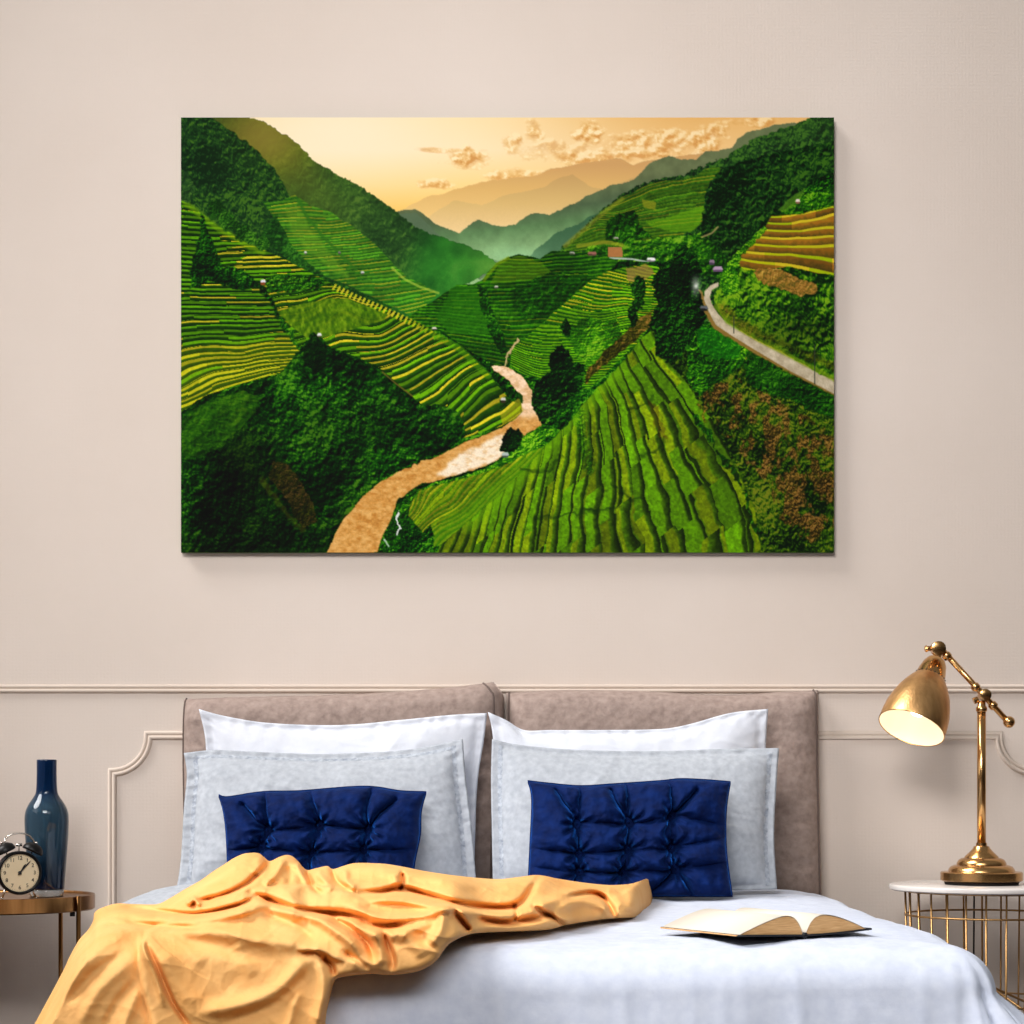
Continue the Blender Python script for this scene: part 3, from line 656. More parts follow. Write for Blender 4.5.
# ------------------------------------------------------------------ canvas print
def make_canvas():
    dF = .024
    a = P(181, 117.5, dF); b = P(834, 552.5, dF)
    root = empty('canvas_print', ((a.x+b.x)/2, 0, b.z))
    tag(root, 'large unframed canvas picture of green rice terraces and a brown river on the wall', 'picture')
    o = obj('stretched_canvas', box(a.x, b.x, -.0235, -.004, b.z, a.z), M['canvas_edge'], root, smooth=False)
    o = obj('hanging_rail', box(a.x+.1, b.x-.1, -.004, 0, a.z-.06, a.z-.03), M['wood'], root, smooth=False)
    NX, NY, lin, _ = make_landscape()
    xs = np.linspace(a.x, b.x, NX); zs = np.linspace(a.z, b.z, NY)
    co = np.zeros((NY, NX, 3), np.float32)
    co[..., 0] = xs[None]; co[..., 2] = zs[:, None]; co[..., 1] = -dF
    base = np.array(root.location)
    co -= base.astype(np.float32)
    me = bpy.data.meshes.new('printed_picture')
    me.vertices.add(NX*NY); me.vertices.foreach_set('co', co.ravel())
    ii = np.arange(NX*NY).reshape(NY, NX)
    q = np.stack([ii[:-1, :-1], ii[1:, :-1], ii[1:, 1:], ii[:-1, 1:]], -1).reshape(-1)
    nf = (NX-1)*(NY-1)
    me.loops.add(nf*4); me.loops.foreach_set('vertex_index', q.astype(np.int32))
    me.polygons.add(nf); me.polygons.foreach_set('loop_start', np.arange(0, nf*4, 4, dtype=np.int32))
    me.update(calc_edges=True)
    at = me.color_attributes.new('paint', 'FLOAT_COLOR', 'POINT')
    c4 = np.ones((NY, NX, 4), np.float32); c4[..., :3] = lin
    at.data.foreach_set('color', c4.ravel())
    m, nt, bs = new_mat('printed_landscape')
    an = nt.nodes.new('ShaderNodeVertexColor'); an.layer_name = 'paint'
    nt.links.new(an.outputs['Color'], bs.inputs['Base Color'])
    bs.inputs['Roughness'].default_value = .8; bs.inputs['Specular IOR Level'].default_value = .1
    me.materials.append(m)
    o = bpy.data.objects.new('printed_picture', me); COL.objects.link(o); o.parent = root
if not globals().get('NO_CANVAS'): make_canvas()

# ------------------------------------------------------------------ bed
def bulge(p, q, e=.6, sag=.0):
    def f(u, v):
        a = max(0, 1-abs(2*u-1)**p)*max(0, 1-abs(2*v-1)**q)
        return a**e*(1-sag+2*sag*v)
    return f

bed = empty('bed', (.01, -1.0, 0))
tag(bed, 'double bed with mattress under the pale blue duvet', 'bed')
o = obj('bed_base', box(-.72, .74, -1.80, -.16, .04, .28), M['wood'], bed, smooth=False); bevel(o, .01)
o = obj('mattress', box(-.73, .75, -1.83, -.16, .28, .505), M['mattress'], bed, smooth=False); bevel(o, .05, 5)
for sx in (-.66, .68):
    for sy in (-1.7, -.3):
        obj('leg', lathe([(.02, 0), (.025, .05)], (sx, sy, 0), seg=20), M['wood'], bed)

# headboard pads
def pad(name, label, top, right, bottom, left, dt, db, thick, seed, seam):
    at = coons(top, right, bottom, left)
    bf = bulge(14, 12, .5)
    def dfun(u, v): return dt+(db-dt)*v
    def fr(u, v):
        w = fb(u*3+seed, v*2, seed)*.006+abs(fb(u*6+seed, v*7, 2))*.004
        e = min(u, 1-u)
        if e < .12: w += .003*math.sin(v*60+3*fb(v*5, seed, 0))*max(0, 1-e/.12)*min(1, e/.03)
        return bf(u, v)*(thick+w+.012*math.sin(PI*u)*math.sin(PI*v))
    vf = cushion(at, dfun, fr, lambda u, v: .03*bf(u, v), 120, 80)
    root = empty(name, P(polyat(bottom, .5)[0], polyat(bottom, .5)[1], db))
    tag(root, label, 'headboard cushion', 'upholstered headboard cushions behind the pillows')
    pb = obj('padded_body', vf, M['pad'], root)
    for sm in seam:
        pts = []
        for k in range(61):
            u, v = sm(k/60)
            px, py = at(u, v); p = P(px, py, dfun(u, v)); p.y -= fr(u, v)+.0005
            pts.append(p)
        obj('piping', tube(pts, .0028, 8), M['piping'], pb)
    return root
pad('headboard_cushion', 'taupe velvet headboard cushion with a slanting top behind the left pair of pillows', 
    [(184, 699), (240, 697), (330, 695), (420, 690), (470, 685), (493, 682)], [(493, 682), (501, 691), (504, 706), (503, 800), (500, 905)], [(186, 905), (500, 905)], [(184, 699), (183, 760), (186, 905)],
    0.025, .045, .075, 1, [lambda t: (.008, t), lambda t: (.968, t)])
pad('headboard_cushion', 'taupe velvet headboard cushion with a level top behind the right pair of pillows',
    [(506, 693), (560, 690), (640, 691), (720, 695), (780, 692), (818, 690)], [(818, 690), (819, 780), (822, 905)], [(508, 905), (822, 905)], [(506, 693), (506, 800), (508, 905)],
    .01, .03, .080, 5, [lambda t: (.01, t), lambda t: (.985, t)])

def pillow(name, label, cat, m, top, right, bottom, left, dt, db, thick, seed, group=None, hem=.03, wr=1.0, hemmat=None, p=3.2, dback=.6, hemsides=('l', 'r', 't')):
    at = coons(top, right, bottom, left)
    bf = bulge(p, p*.85, .62, .12)
    def dfun(u, v): return dt+(db-dt)*v
    def core(u, v):
        h = hem
        uu = min(1, max(0, (u-h)/(1-2*h))); vv = min(1, max(0, (v-h)/(1-2*h)))
        return bf(uu, vv)
    def fr(u, v):
        c = core(u, v)
        w = fb(u*2.2+seed, v*1.7, seed*2)*.010
        r1 = 1-abs(fb(u*3.1+seed+.6*v, v*1.2+u, seed+4, 3)); w += (r1**4)*.007*wr
        r2 = 1-abs(fb(u*1.5+v*2.4+seed, v*4-u*2, seed+9, 3)); w += (r2**5)*.005*wr
        e = min(u, 1-u, v, 1-v)
        ed = .0022*(math.sin((v if min(u, 1-u) < min(v, 1-v) else u*1.6)*52+6*fb(u*6, v*6, seed))+fb(u*20, v*20, seed))*math.exp(-(e/.07)**2)
        return .004+c*(thick+w)+ed*min(1, e/.01)*wr*.8
    vf = cushion(at, dfun, fr, lambda u, v: .002+core(u, v)*thick*dback, 130, 90)
    c = at(.5, 1); root = empty(name, P(c[0], c[1], db))
    tag(root, label, cat, group)
    pb = obj('pillow_body', vf, m, root)
    if hemmat:
        segs = []
        if 'l' in hemsides: segs.append([(hem*.9, t) for t in [k/70 for k in range(2, 69)]])
        if 'r' in hemsides: segs.append([(1-hem*.9, t) for t in [k/70 for k in range(2, 69)]])
        if 't' in hemsides: segs.append([(t, hem*1.1) for t in [k/90 for k in range(3, 88)]])
        for sg in segs:
            V = []; Fc = []
            horiz = sg[0][1] == sg[-1][1]
            for k, (u, v) in enumerate(sg):
                for off in (-.008, 0, .008):
                    uu, vv = (u, v+off*1.3) if horiz else (u+off, v)
                    px, py = at(uu, vv); q = P(px, py, dfun(uu, vv)); q.y -= fr(uu, vv)+(.0022 if off == 0 else .0004)+.0012*math.sin(k*2.3)
                    V.append(q)
            for k in range(len(sg)-1):
                for i in range(2): Fc.append((k*3+i, (k+1)*3+i, (k+1)*3+i+1, k*3+i+1))
            recalc(obj('hem_seam', (V, Fc), hemmat, pb))
    return root
GP = 'pillows on the bed'
pillow('pillow', 'white pillow under the slanting headboard cushion, behind the left grey-blue pillow', 'pillow', M['white'],
       [(199, 709), (225, 716), (270, 723), (340, 725), (400, 720), (450, 715), (487, 713)], [(487, 713), (484, 740), (477, 790), (474, 886)], [(196, 886), (474, 886)], [(199, 709), (206, 745), (204, 800), (196, 886)],
       .165, .20, .05, 11, None, .035)
pillow('pillow', 'white pillow with a dipping top edge, behind the right grey-blue pillow', 'pillow', M['white'],
       [(488, 712), (506, 720), (524, 730), (550, 730), (600, 730), (660, 729), (690, 724), (730, 713), (768, 709)], [(768, 709), (766, 740), (764, 790), (764, 886)], [(500, 886), (764, 886)], [(488, 712), (494, 750), (500, 886)],
       .165, .20, .05, 17, None, .03)
pillow('pillow', 'pale grey-blue linen pillow behind the blue cushion partly covered by the orange blanket', 'pillow', M['grey'],
       [(184, 753), (215, 750), (260, 752), (320, 754), (380, 752), (420, 748), (463, 739)], [(463, 739), (466, 780), (472, 830), (477, 891)], [(176, 893), (250, 893), (350, 892), (477, 891)], [(184, 753), (187, 775), (184, 810), (181, 860), (176, 893)],
       .30, .42, .065, 23, None, .04, 1.1, M['hem'])
pillow('pillow', 'pale grey-blue linen pillow behind the fully visible blue cushion, nearest the brass lamp', 'pillow', M['grey'],
       [(492, 739), (520, 745), (580, 750), (660, 751), (720, 749), (779, 748)], [(779, 748), (776, 790), (774, 840), (777, 889)], [(493, 889), (640, 892), (777, 889)], [(492, 739), (491, 780), (492, 840), (493, 889)],
       .30, .42, .065, 31, None, .035, .8, M['hem'], hemsides=('l', 'r'))

# ---- tufted velvet cushions
def tufted(label, top, right, bottom, left, dt, db, tufts, links, seed, covered=False):
    at = coons(top, right, bottom, left)
    import itertools
    # invert photo positions of the tufts into u,v
    def inv(px, py):
        best = (1e9, 0, 0)
        for i in range(61):
            for j in range(61):
                q = at(i/60, j/60); dd = (q[0]-px)**2+(q[1]-py)**2
                if dd < best[0]: best = (dd, i/60, j/60)
        return best[1], best[2]
    T = [inv(*t) for t in tufts]
    AS = 1.75
    segs = []
    for a, b in links:
        A = T[a] if isinstance(a, int) else inv(*a); B = T[b] if isinstance(b, int) else inv(*b)
        segs.append((A, B))
    def sd(u, v, A, B):
        ax, ay = A[0]*AS, A[1]; bx, by = B[0]*AS, B[1]; x, y = u*AS, v
        dx, dy = bx-ax, by-ay; t = max(0, min(1, ((x-ax)*dx+(y-ay)*dy)/(dx*dx+dy*dy+1e-9)))
        return math.hypot(x-ax-dx*t, y-ay-dy*t)
    bf = bulge(5, 4.2, .5)
    def dfun(u, v): return dt+(db-dt)*v
    def fr(u, v):
        b = bf(u, v)
        du = .012*fb(u*5+seed, v*5, 1); dv = .012*fb(u*5+seed, v*5, 7)
        prod = 1.0
        for A, B in segs:
            dd = sd(u+du, v+dv, A, B)
            hz = abs(A[1]-B[1]) < abs(A[0]-B[0])
            prod *= 1-(.40 if hz else .66)*math.exp(-dd/(.040 if hz else .030))
        h = prod
        for k, t in enumerate(T):
            dx, dy = (u-t[0])*AS, v-t[1]; r = math.hypot(dx, dy); th = math.atan2(dy, dx)
            h -= .62*math.exp(-(r/.045)**1.3)
            h += .10*math.sin(th*9+k*1.7+seed)*math.exp(-((r-.10)/.07)**2)
        e = min(u, 1-u)*AS; e2 = min(v, 1-v)
        h += .07*math.sin(v*50+5*fb(v*4, u*4, seed))*math.exp(-(e/.12)**2)+.07*math.sin(u*AS*46+5*fb(u*4, v*4, seed+3))*math.exp(-(e2/.12)**2)
        h += .16*fb(u*4*AS, v*4, seed+2)+.025*fb(u*11*AS, v*11, seed+5)
        return .004+b*.092*max(.02, h)
    vf = cushion(at, dfun, fr, lambda u, v: .002+.022*bf(u, v), 230, 150)
    c = at(.5, 1); root = empty('tufted_cushion', P(c[0], c[1], db))
    tag(root, label, 'cushion')
    cb = obj('cushion_body', vf, M['blue'], root)
    for t in T:
        px, py = at(*t); q = P(px, py, dfun(*t)); q.y -= fr(*t)+.0015
        obj('tuft_button', lathe([(.0005, .002), (.0035, .0012), (.004, 0)], q, (0, -1, 0), 14), M['blue'], cb)
    # corded edge
    pts = []
    for k in range(240):
        t = k/60
        u, v = ((t, 0) if t < 1 else (1, t-1) if t < 2 else (3-t, 1) if t < 3 else (0, 4-t))
        px, py = at(u, v); q = P(px, py, dfun(u, v)); q.y -= .003; pts.append(q)
    obj('corded_edge', tube(pts, .0022, 8, True), M['blue'], cb)
tufted('navy blue tufted velvet cushion with its lower edge tucked behind the orange blanket',
       [(219, 795), (228, 797), (262, 792), (300, 791), (350, 787), (375, 787), (400, 791), (426, 792)], [(426, 792), (421, 812), (420, 835), (414, 866), (412, 896)], [(229, 897), (320, 898), (412, 896)], [(219, 795), (224, 812), (227, 840), (229, 897)],
       .46, .60, [(269, 831), (320, 826), (368, 828), (263, 846), (312, 852), (364, 850)],
       [(0, 1), (1, 2), (0, 3), (1, 4), (2, 5), (3, 4), (4, 5), (0, (268, 793)), (1, (312, 789)), (2, (372, 788)), (0, (245, 804)), (2, (398, 800)), (3, (230, 850)), (5, (415, 850)), (4, (310, 880)), (3, (250, 880)), (5, (380, 880))], 3)
tufted('navy blue tufted velvet cushion fully visible in front of the pillow beside the book',
       [(528, 781), (545, 783), (580, 786), (615, 784), (660, 781), (680, 779), (706, 780), (730, 782)], [(730, 782), (726, 810), (726, 850), (732, 896)], [(528, 892), (600, 896), (660, 896), (732, 896)], [(528, 781), (532, 800), (530, 850), (528, 892)],
       .46, .60, [(577, 824), (629, 823), (672, 817), (579, 854), (628, 850), (672, 848), (578, 872), (622, 872), (674, 869)],
       [(0, 1), (1, 2), (0, 3), (1, 4), (2, 5), (3, 4), (4, 5), (3, 6), (4, 7), (5, 8), (6, 7), (7, 8), (0, (580, 786)), (1, (624, 783)), (2, (670, 780)), (0, (556, 790)), (1, (608, 790)), (2, (694, 790)), (3, (530, 848)), (6, (530, 866)), (2, (728, 826)), (5, (727, 838)), (8, (730, 862)), (6, (566, 894)), (8, (648, 894)), (8, (690, 894))], 8)

# ------------------------------------------------------------------ duvet
BX, HW, FOOT, TOPZ = .01, .785, 1.90, .555
def duvet_z(x, d):
    r = .075
    x0, x1, y1 = BX-.70+r, BX+HW-r, FOOT-r
    qx = min(max(x, x0), x1); qy = min(d, y1)
    soft = fb(qx*2.2, qy*2.0, 3)*.008+fb(qx*7, qy*6, 8)*.003
    edge = min(qx-x0, x1-qx, y1-qy)
    return TOPZ+soft-.010*math.exp(-max(0, edge)/.05)
def duvet():
    r = .075
    x0, x1 = BX-.70+r, BX+HW-r; y0, y1 = .16, FOOT-r      # flat top rectangle (x, depth)
    V = []; Fc = []
    NU, NV = 300, 260
    ext = .46
    def ax(n, a, b, both):
        out = []
        for k in range(n+1):
            t = k/n
            out.append(a-(ext if both else 0)+t*((b-a)+ext*(2 if both else 1)))
        return out
    us = ax(NU, x0, x1, True); ds = ax(NV, y0, y1, False)
    for j, dd in enumerate(ds):
        for i, uu in enumerate(us):
            qx = min(max(uu, x0), x1); qy = min(dd, y1)
            ex, ey = uu-qx, dd-qy; e = math.hypot(ex, ey)
            z = duvet_z(qx, qy); X = qx; Dp = qy
            if e > 1e-6:
                nx, ny = ex/e, ey/e
                L = r*PI/2
                a = min(e, L)/r
                out = r*math.sin(a); drop = r*(1-math.cos(a))
                rest = max(0, e-L)
                corner = min(abs(nx), abs(ny))*1.414
                flare = .12+(.66 if nx > 0 else .12)*abs(nx)**1.2
                out += rest*flare; drop += rest*math.sqrt(max(0, 1-flare**2))
                ang = math.atan2(ny, nx)
                s_al = qx*ny*ny+qy*nx*nx+ang*.35
                ampl = min(1, e/.22)
                fold = (fb(s_al*5, 2.1, e*1.2, 2)*.012+(1-abs(fb(s_al*9, 5.1, e*1.5, 2)))**2*.008)*ampl*(1+1.6*corner)
                X = qx+nx*(out+fold); Dp = qy+ny*(out+fold)
                z -= drop
            V.append((X, -Dp, max(z, .02)))
    for j in range(NV):
        for i in range(NU):
            a = j*(NU+1)+i
            Fc.append((a, a+NU+1, a+NU+2, a+1))
    o = obj('duvet', (V, Fc), M['duvet'], origin=(BX, -1.0, TOPZ))
    recalc(o)
    md = o.modifiers.new('thickness', 'SOLIDIFY'); md.thickness = .012; md.offset = -1
    tag(o, 'pale blue-grey linen duvet spread over the whole bed', 'duvet')
duvet()
# a turned-up bit of bed linen at the head end
def linen_bump():
    V = []; Fc = []; n, m = 40, 24
    for j in range(m+1):
        for i in range(n+1):
            u, v = i/n, j/m
            x = -.875+.36*u; d = .36+.26*v
            h = math.sin(PI*u)**.7*math.sin(PI*v)**.6
            z = .520+.052*h*(.8+.2*u)+.006*fb(u*5, v*5, 2)*h
            V.append((x, -d, z))
    for j in range(m):
        for i in range(n):
            a = j*(n+1)+i; Fc.append((a, a+n+1, a+n+2, a+1))
    o = obj('folded_sheet', (V, Fc), M['grey'], origin=(-.72, -.6, .52)); recalc(o)
    md = o.modifiers.new('thickness', 'SOLIDIFY'); md.thickness = .02; md.offset = -1
    tag(o, 'rumpled corner of pale grey sheet showing above the blanket near the blue vase', 'sheet')
linen_bump()

# ------------------------------------------------------------------ orange blanket
def blanket():
    top = [(-6, 1100), (22, 1045), (35.6, 1022), (53, 990), (64, 969), (70, 956), (79, 940), (88, 930), (93, 921), (95, 912), (104, 907), (117, 903.5), (135, 904), (157, 904), (170, 898), (185, 889), (201, 880), (212, 872), (223, 865), (234, 858), (245, 853.5), (258, 853), (264, 857), (270, 861), (279, 857), (286, 855), (292, 856), (298, 861), (303, 867), (308, 870), (317, 868), (327, 866), (333, 869), (343, 866), (355, 863), (370, 863), (387, 864), (405, 867), (425, 871), (460, 876), (496, 879), (518, 877), (538, 875), (560, 879), (587, 883), (610, 885), (629, 884), (640, 881), (647, 879), (651, 884), (653.5, 893)]
    bot = [(-6, 1101), (322, 1101), (322.1, 1030), (326, 1005), (334, 981), (350, 976), (372, 974), (387, 975), (404, 974), (422, 970), (436, 961), (444, 950), (452, 942), (471, 934), (500, 932), (545, 930), (566, 925), (591, 921), (606, 919), (622, 918), (640, 917), (648, 914), (653.5, 895)]
    tx = np.array([p[0] for p in top]); ty = np.array([p[1] for p in top], float)
    bx = np.array([p[0] for p in bot]); by = np.array([p[1] for p in bot], float)
    STEP = .9
    gx = np.arange(-8, 656, STEP); gy = np.arange(850, 1104, STEP)
    PX, PY = np.meshgrid(gx, gy)
    W = gx
    T = np.interp(W, tx, ty); B = np.interp(W, bx, by)
    for _ in range(3): T[1:-1] = (T[:-2]+2*T[1:-1]+T[2:])/4
    outline = smoothline(top)+smoothline(bot)[::-1]
    keep = np.zeros(PX.shape, bool)
    for (x0, y0), (x1, y1) in zip(outline, outline[1:]+outline[:1]):
        if y0 == y1: continue
        keep ^= ((y0 > PY) != (y1 > PY)) & (PX < (x1-x0)*(PY-y0)/(y1-y0)+x0)
    ED = np.full(PX.shape, 1e9); NXp = PX.copy(); NYp = PY.copy()
    for (x0, y0), (x1, y1) in zip(outline, outline[1:]+outline[:1]):
        dx, dy = x1-x0, y1-y0
        q = np.clip(((PX-x0)*dx+(PY-y0)*dy)/(dx*dx+dy*dy+1e-9), 0, 1)
        d = np.hypot(PX-x0-q*dx, PY-y0-q*dy); m = d < ED
        ED[m] = d[m]; NXp[m] = (x0+q*dx)[m]; NYp[m] = (y0+q*dy)[m]
    PX = np.where(keep, PX, NXp); PY = np.where(keep, PY, NYp); ED = np.where(keep, ED, 0)
    def soft(a, n):
        a = a.copy()
        for _ in range(n): a[1:-1] = (a[:-2]+2*a[1:-1]+a[2:])/4
        return a
    Bs = soft(np.minimum(B, 966), 260)[None]+0*PX
    T = soft(T, 10)[None]+0*PX; B = B[None]+0*PX
    def pd(pts):
        D = np.full(PX.shape, 1e9); S = np.zeros(PX.shape); Q = np.zeros(PX.shape)
        L = sum(math.hypot(b[0]-a[0], b[1]-a[1]) for a, b in zip(pts[:-1], pts[1:])); acc = 0
        for (x0, y0), (x1, y1) in zip(pts[:-1], pts[1:]):
            dx, dy = x1-x0, y1-y0; l = math.hypot(dx, dy)
            q = np.clip(((PX-x0)*dx+(PY-y0)*dy)/(l*l+1e-9), 0, 1)
            d = np.hypot(PX-x0-q*dx, PY-y0-q*dy); cr = (dx*(PY-y0)-dy*(PX-x0))/(l+1e-9)
            m = d < D
            D[m] = d[m]; S[m] = np.sign(cr[m])*d[m]; Q[m] = ((acc+q*l)/L)[m]; acc += l
        return D, S, Q
    R = np.zeros(PX.shape)
    def ridge(pts, w, a, taper=True):
        nonlocal R
        D, S, Q = pd(smoothline(pts) if len(pts) > 2 else pts)
        tp = np.clip(np.minimum(Q, 1-Q)*5+.25, 0, 1) if taper else 1
        R = R + a*np.exp(-(D/w)**2)*tp
    def fold(pts, w, a, back=16):
        """sharp overlap: the side to the right of the direction of travel (below a left-to-right line) stands proud"""
        nonlocal R
        D, S, Q = pd(smoothline(pts) if len(pts) > 2 else pts)
        tp = np.clip(np.minimum(Q, 1-Q)*5, 0, 1)
        sg = 1/(1+np.exp(-np.clip(S/.7, -30, 30))); A_ = np.abs(S)
        R = R + a*tp*(sg*(1-np.exp(-A_/w))*np.exp(-A_/back)-(1-sg)*.55*np.exp(-A_/(w*2.2)))
    # --- pile at the back left
    ridge([(245, 856), (222, 872), (196, 888), (160, 905)], 11, .7)
    ridge([(258, 856), (262, 864), (256, 876)], 7, .5)
    ridge([(270, 862), (258, 874), (244, 886), (222, 896), (196, 902)], 3.2, -1.1)
    ridge([(284, 858), (276, 872), (264, 886)], 4.5, .9)
    ridge([(296, 862), (303, 874), (309, 886)], 4, .9)
    ridge([(289, 866), (290, 878), (288, 888)], 5, -.5)
    ridge([(306, 871), (313, 886), (322, 894)], 2.8, -1.1)
    ridge([(316, 870), (324, 880), (334, 890)], 4, .7)
    ridge([(332, 871), (338, 882), (350, 890)], 2.6, -.8)
    ridge([(345, 868), (346, 880), (356, 890)], 4.5, .7)
    fold([(248, 890), (270, 886), (300, 884), (330, 886), (350, 892), (372, 903)], 2.2, 1.0, 14)
    ridge([(252, 893), (280, 904), (308, 911), (340, 914), (366, 918)], 3.6, -1.3)
    ridge([(300, 897), (336, 901), (368, 910)], 6, .35)
    ridge([(186, 905), (194, 900), (201, 906)], 2.6, 1.0)
    ridge([(108, 909), (134, 908), (160, 911), (196, 914), (236, 906), (256, 897)], 2.6, -1.0)
    ridge([(98, 917), (120, 912), (150, 917), (190, 920), (230, 915), (270, 903)], 5, .7)
    ridge([(100, 926), (130, 924), (160, 926), (200, 928)], 2.8, -.45)
    ridge([(212, 900), (232, 895), (250, 886)], 2.5, .5)
    # --- broad sheet hanging over the foot
    fold([(152, 1060), (150, 1024), (145, 1002), (140, 980), (140, 952), (145, 934), (158, 926), (176, 920)], 2.6, 1.2, 22)
    ridge([(141, 936), (143, 948), (150, 964), (158, 984), (164, 1004)], 3.4, .9)
    ridge([(147, 945), (157, 966), (167, 990), (176, 1008), (192, 1030)], 2.6, -1.1)
    ridge([(160, 950), (178, 984), (200, 1010)], 9, .5)
    ridge([(160, 930), (200, 931), (244, 936), (290, 944), (312, 952)], 8, .55)
    ridge([(170, 944), (214, 948), (256, 958), (288, 966)], 8, -.35)
    ridge([(280, 905), (310, 915), (332, 928), (352, 944), (360, 956)], 6, .8)
    ridge([(262, 912), (292, 924), (316, 940)], 5, -.5)
    ridge([(330, 917), (350, 928), (368, 944), (374, 960)], 3.4, -1.3)
    ridge([(316, 953), (300, 968), (276, 992), (240, 1006), (196, 1012)], 8, 1.1)
    ridge([(312, 966), (292, 988), (262, 1008), (222, 1022)], 8, -.6)
    ridge([(318, 956), (324, 990), (316, 1030)], 6, .9)
    ridge([(300, 988), (292, 1012), (286, 1040)], 5, .5)
    fold([(296, 950), (316, 950), (326, 953), (334, 958), (346, 962)], 2, -1.1, 10)
    ridge([(322, 957), (331, 966), (334, 976)], 3, -1.6)
    ridge([(52, 1000), (80, 968), (104, 944), (130, 932)], 7, .6)
    ridge([(66, 1004), (96, 972), (128, 950)], 5, -.55)
    ridge([(80, 1024), (100, 990), (132, 962)], 6, .5)
    ridge([(104, 1030), (118, 1002), (136, 980)], 5, -.5)
    ridge([(122, 1034), (130, 1010), (140, 990)], 5, .45)
    ridge([(200, 960), (220, 976), (236, 990)], 12, -.35)
    ridge([(236, 942), (246, 962), (256, 976)], 7, .3)
    # --- part between sheet and arm
    ridge([(342, 920), (362, 930), (384, 936), (410, 930), (440, 916)], 7, .7)
    ridge([(350, 908), (384, 918), (420, 916), (450, 908)], 4, .8)
    ridge([(356, 921), (380, 926), (404, 924)], 3.2, -.6)
    ridge([(383, 932), (388, 946), (393, 962), (390, 972)], 3.4, -1.2)
    ridge([(372, 930), (380, 948), (382, 966)], 5, .6)
    ridge([(400, 934), (416, 946), (424, 958)], 7, .5)
    ridge([(350, 962), (370, 964), (384, 962)], 5, .5)
    ridge([(344, 952), (360, 962), (370, 970)], 3, -.7)
    # --- arm to the right
    ridge([(356, 868), (400, 872), (450, 880), (496, 886), (534, 882)], 7, .8)
    ridge([(357, 893), (380, 892), (402, 889), (430, 896), (461, 904), (500, 908), (520, 903), (532, 888), (539, 877)], 3.6, -1.4)
    ridge([(402, 872), (403, 882), (399, 891)], 2.4, -.9)
    ridge([(394, 874), (396, 884)], 4, .4)
    ridge([(360, 900), (400, 900), (440, 908), (480, 915), (513, 916), (530, 912)], 4.5, .9)
    ridge([(513, 905), (517, 914), (513, 921)], 2.2, -.7)
    ridge([(530, 912), (548, 903), (572, 895), (596, 889), (624, 886)], 6, 1.0)
    ridge([(453, 909), (462, 922), (470, 932)], 3.4, -1.5)
    ridge([(444, 912), (440, 930), (430, 946)], 6, .7)
    ridge([(470, 914), (500, 922), (530, 920), (552, 914)], 3.6, -.8)
    ridge([(484, 926), (520, 926), (548, 922), (572, 920)], 5, .6)
    ridge([(534, 907), (546, 914), (560, 922), (566, 926)], 2.6, -1.4)
    ridge([(556, 909), (580, 902), (600, 905), (612, 914)], 5, .9)
    ridge([(566, 897), (590, 893), (602, 897), (610, 906), (616, 918)], 3, -1.4)
    ridge([(628, 886), (634, 898), (630, 912)], 9, .9)
    ridge([(606, 889), (616, 896), (622, 908)], 4, .3)
    # --- crumpled texture
    near = ED < 1e8
    nz = np.zeros(PX.shape); nz2 = np.zeros(PX.shape); nz3 = np.zeros(PX.shape)
    use = keep.copy()
    use[1:] |= keep[:-1]; use[:-1] |= keep[1:]; use[:, 1:] |= use[:, :-1].copy(); use[:, :-1] |= use[:, 1:].copy()
    for j, i in zip(*np.nonzero(use)):
        x, y = PX[j, i], PY[j, i]
        wx_ = x+10*mno.noise(Vector((x*.02, y*.02, 9))); wy_ = y+10*mno.noise(Vector((x*.02, y*.02, 5)))
        nz[j, i] = mno.noise(Vector((wx_*.014+wy_*.010, wy_*.034-wx_*.012, 1.3)))
        nz2[j, i] = mno.noise(Vector((wx_*.050+wy_*.03, wy_*.030-wx_*.02, 4.1)))
        nz3[j, i] = mno.fractal(Vector((x*.05, y*.06, 7.1)), 1.0, 2.0, 3)
    R = R + .16*(1-np.abs(nz)*1.6)**2 + .05*(1-np.abs(nz2)*1.5)**3 + .05*nz3
    # --- base depth
    ybot = np.minimum(Bs, 966)
    dpl = D0-F*.255/np.maximum(np.minimum(Bs, 948)-HY, 60)
    dbot = soft(np.minimum(dpl, 1.975)[0], 160)[None]+0*PX
    rng_d = np.interp(PX, [0, 95, 160, 260, 400, 560, 653], [.28, .34, .38, .42, .38, .30, .20])
    dtop = dbot-rng_d
    q = np.clip((PY-T)/np.maximum(ybot-T, 34), 0, 1)
    DB = dtop+(dbot-dtop)*(1-(1-q)**2.3)+.0003*np.clip(PY-900, 0, 250)-.02
    topn = np.clip((970-PY)/60, 0, 1)*np.clip((PX-60)/60, 0, 1); topn = topn*topn*(3-2*topn)
    amp = .015+.036*topn
    D = DB+R*amp-.030*np.exp(-ED/2.0)
    s = F/(D0-D)
    Xw = (PX-HX)/s; Zw = CZ-(PY-HY)/s
    H_, W_ = PX.shape
    idx = -np.ones(PX.shape, int); V = []; Fc = []; bnd = {}
    def vid(j, i):
        if idx[j, i] < 0:
            idx[j, i] = len(V); V.append((Xw[j, i], -D[j, i], Zw[j, i]))
        return int(idx[j, i])
    K_ = keep
    for j in range(H_-1):
        for i in range(W_-1):
            if K_[j, i] or K_[j+1, i] or K_[j, i+1] or K_[j+1, i+1]:
                q4 = (vid(j, i), vid(j+1, i), vid(j+1, i+1), vid(j, i+1)); Fc.append(q4)
                for e in ((q4[0], q4[1]), (q4[1], q4[2]), (q4[2], q4[3]), (q4[3], q4[0])):
                    if (e[1], e[0]) in bnd: del bnd[(e[1], e[0])]
                    else: bnd[e] = 1
    n0 = len(V); ring = {}
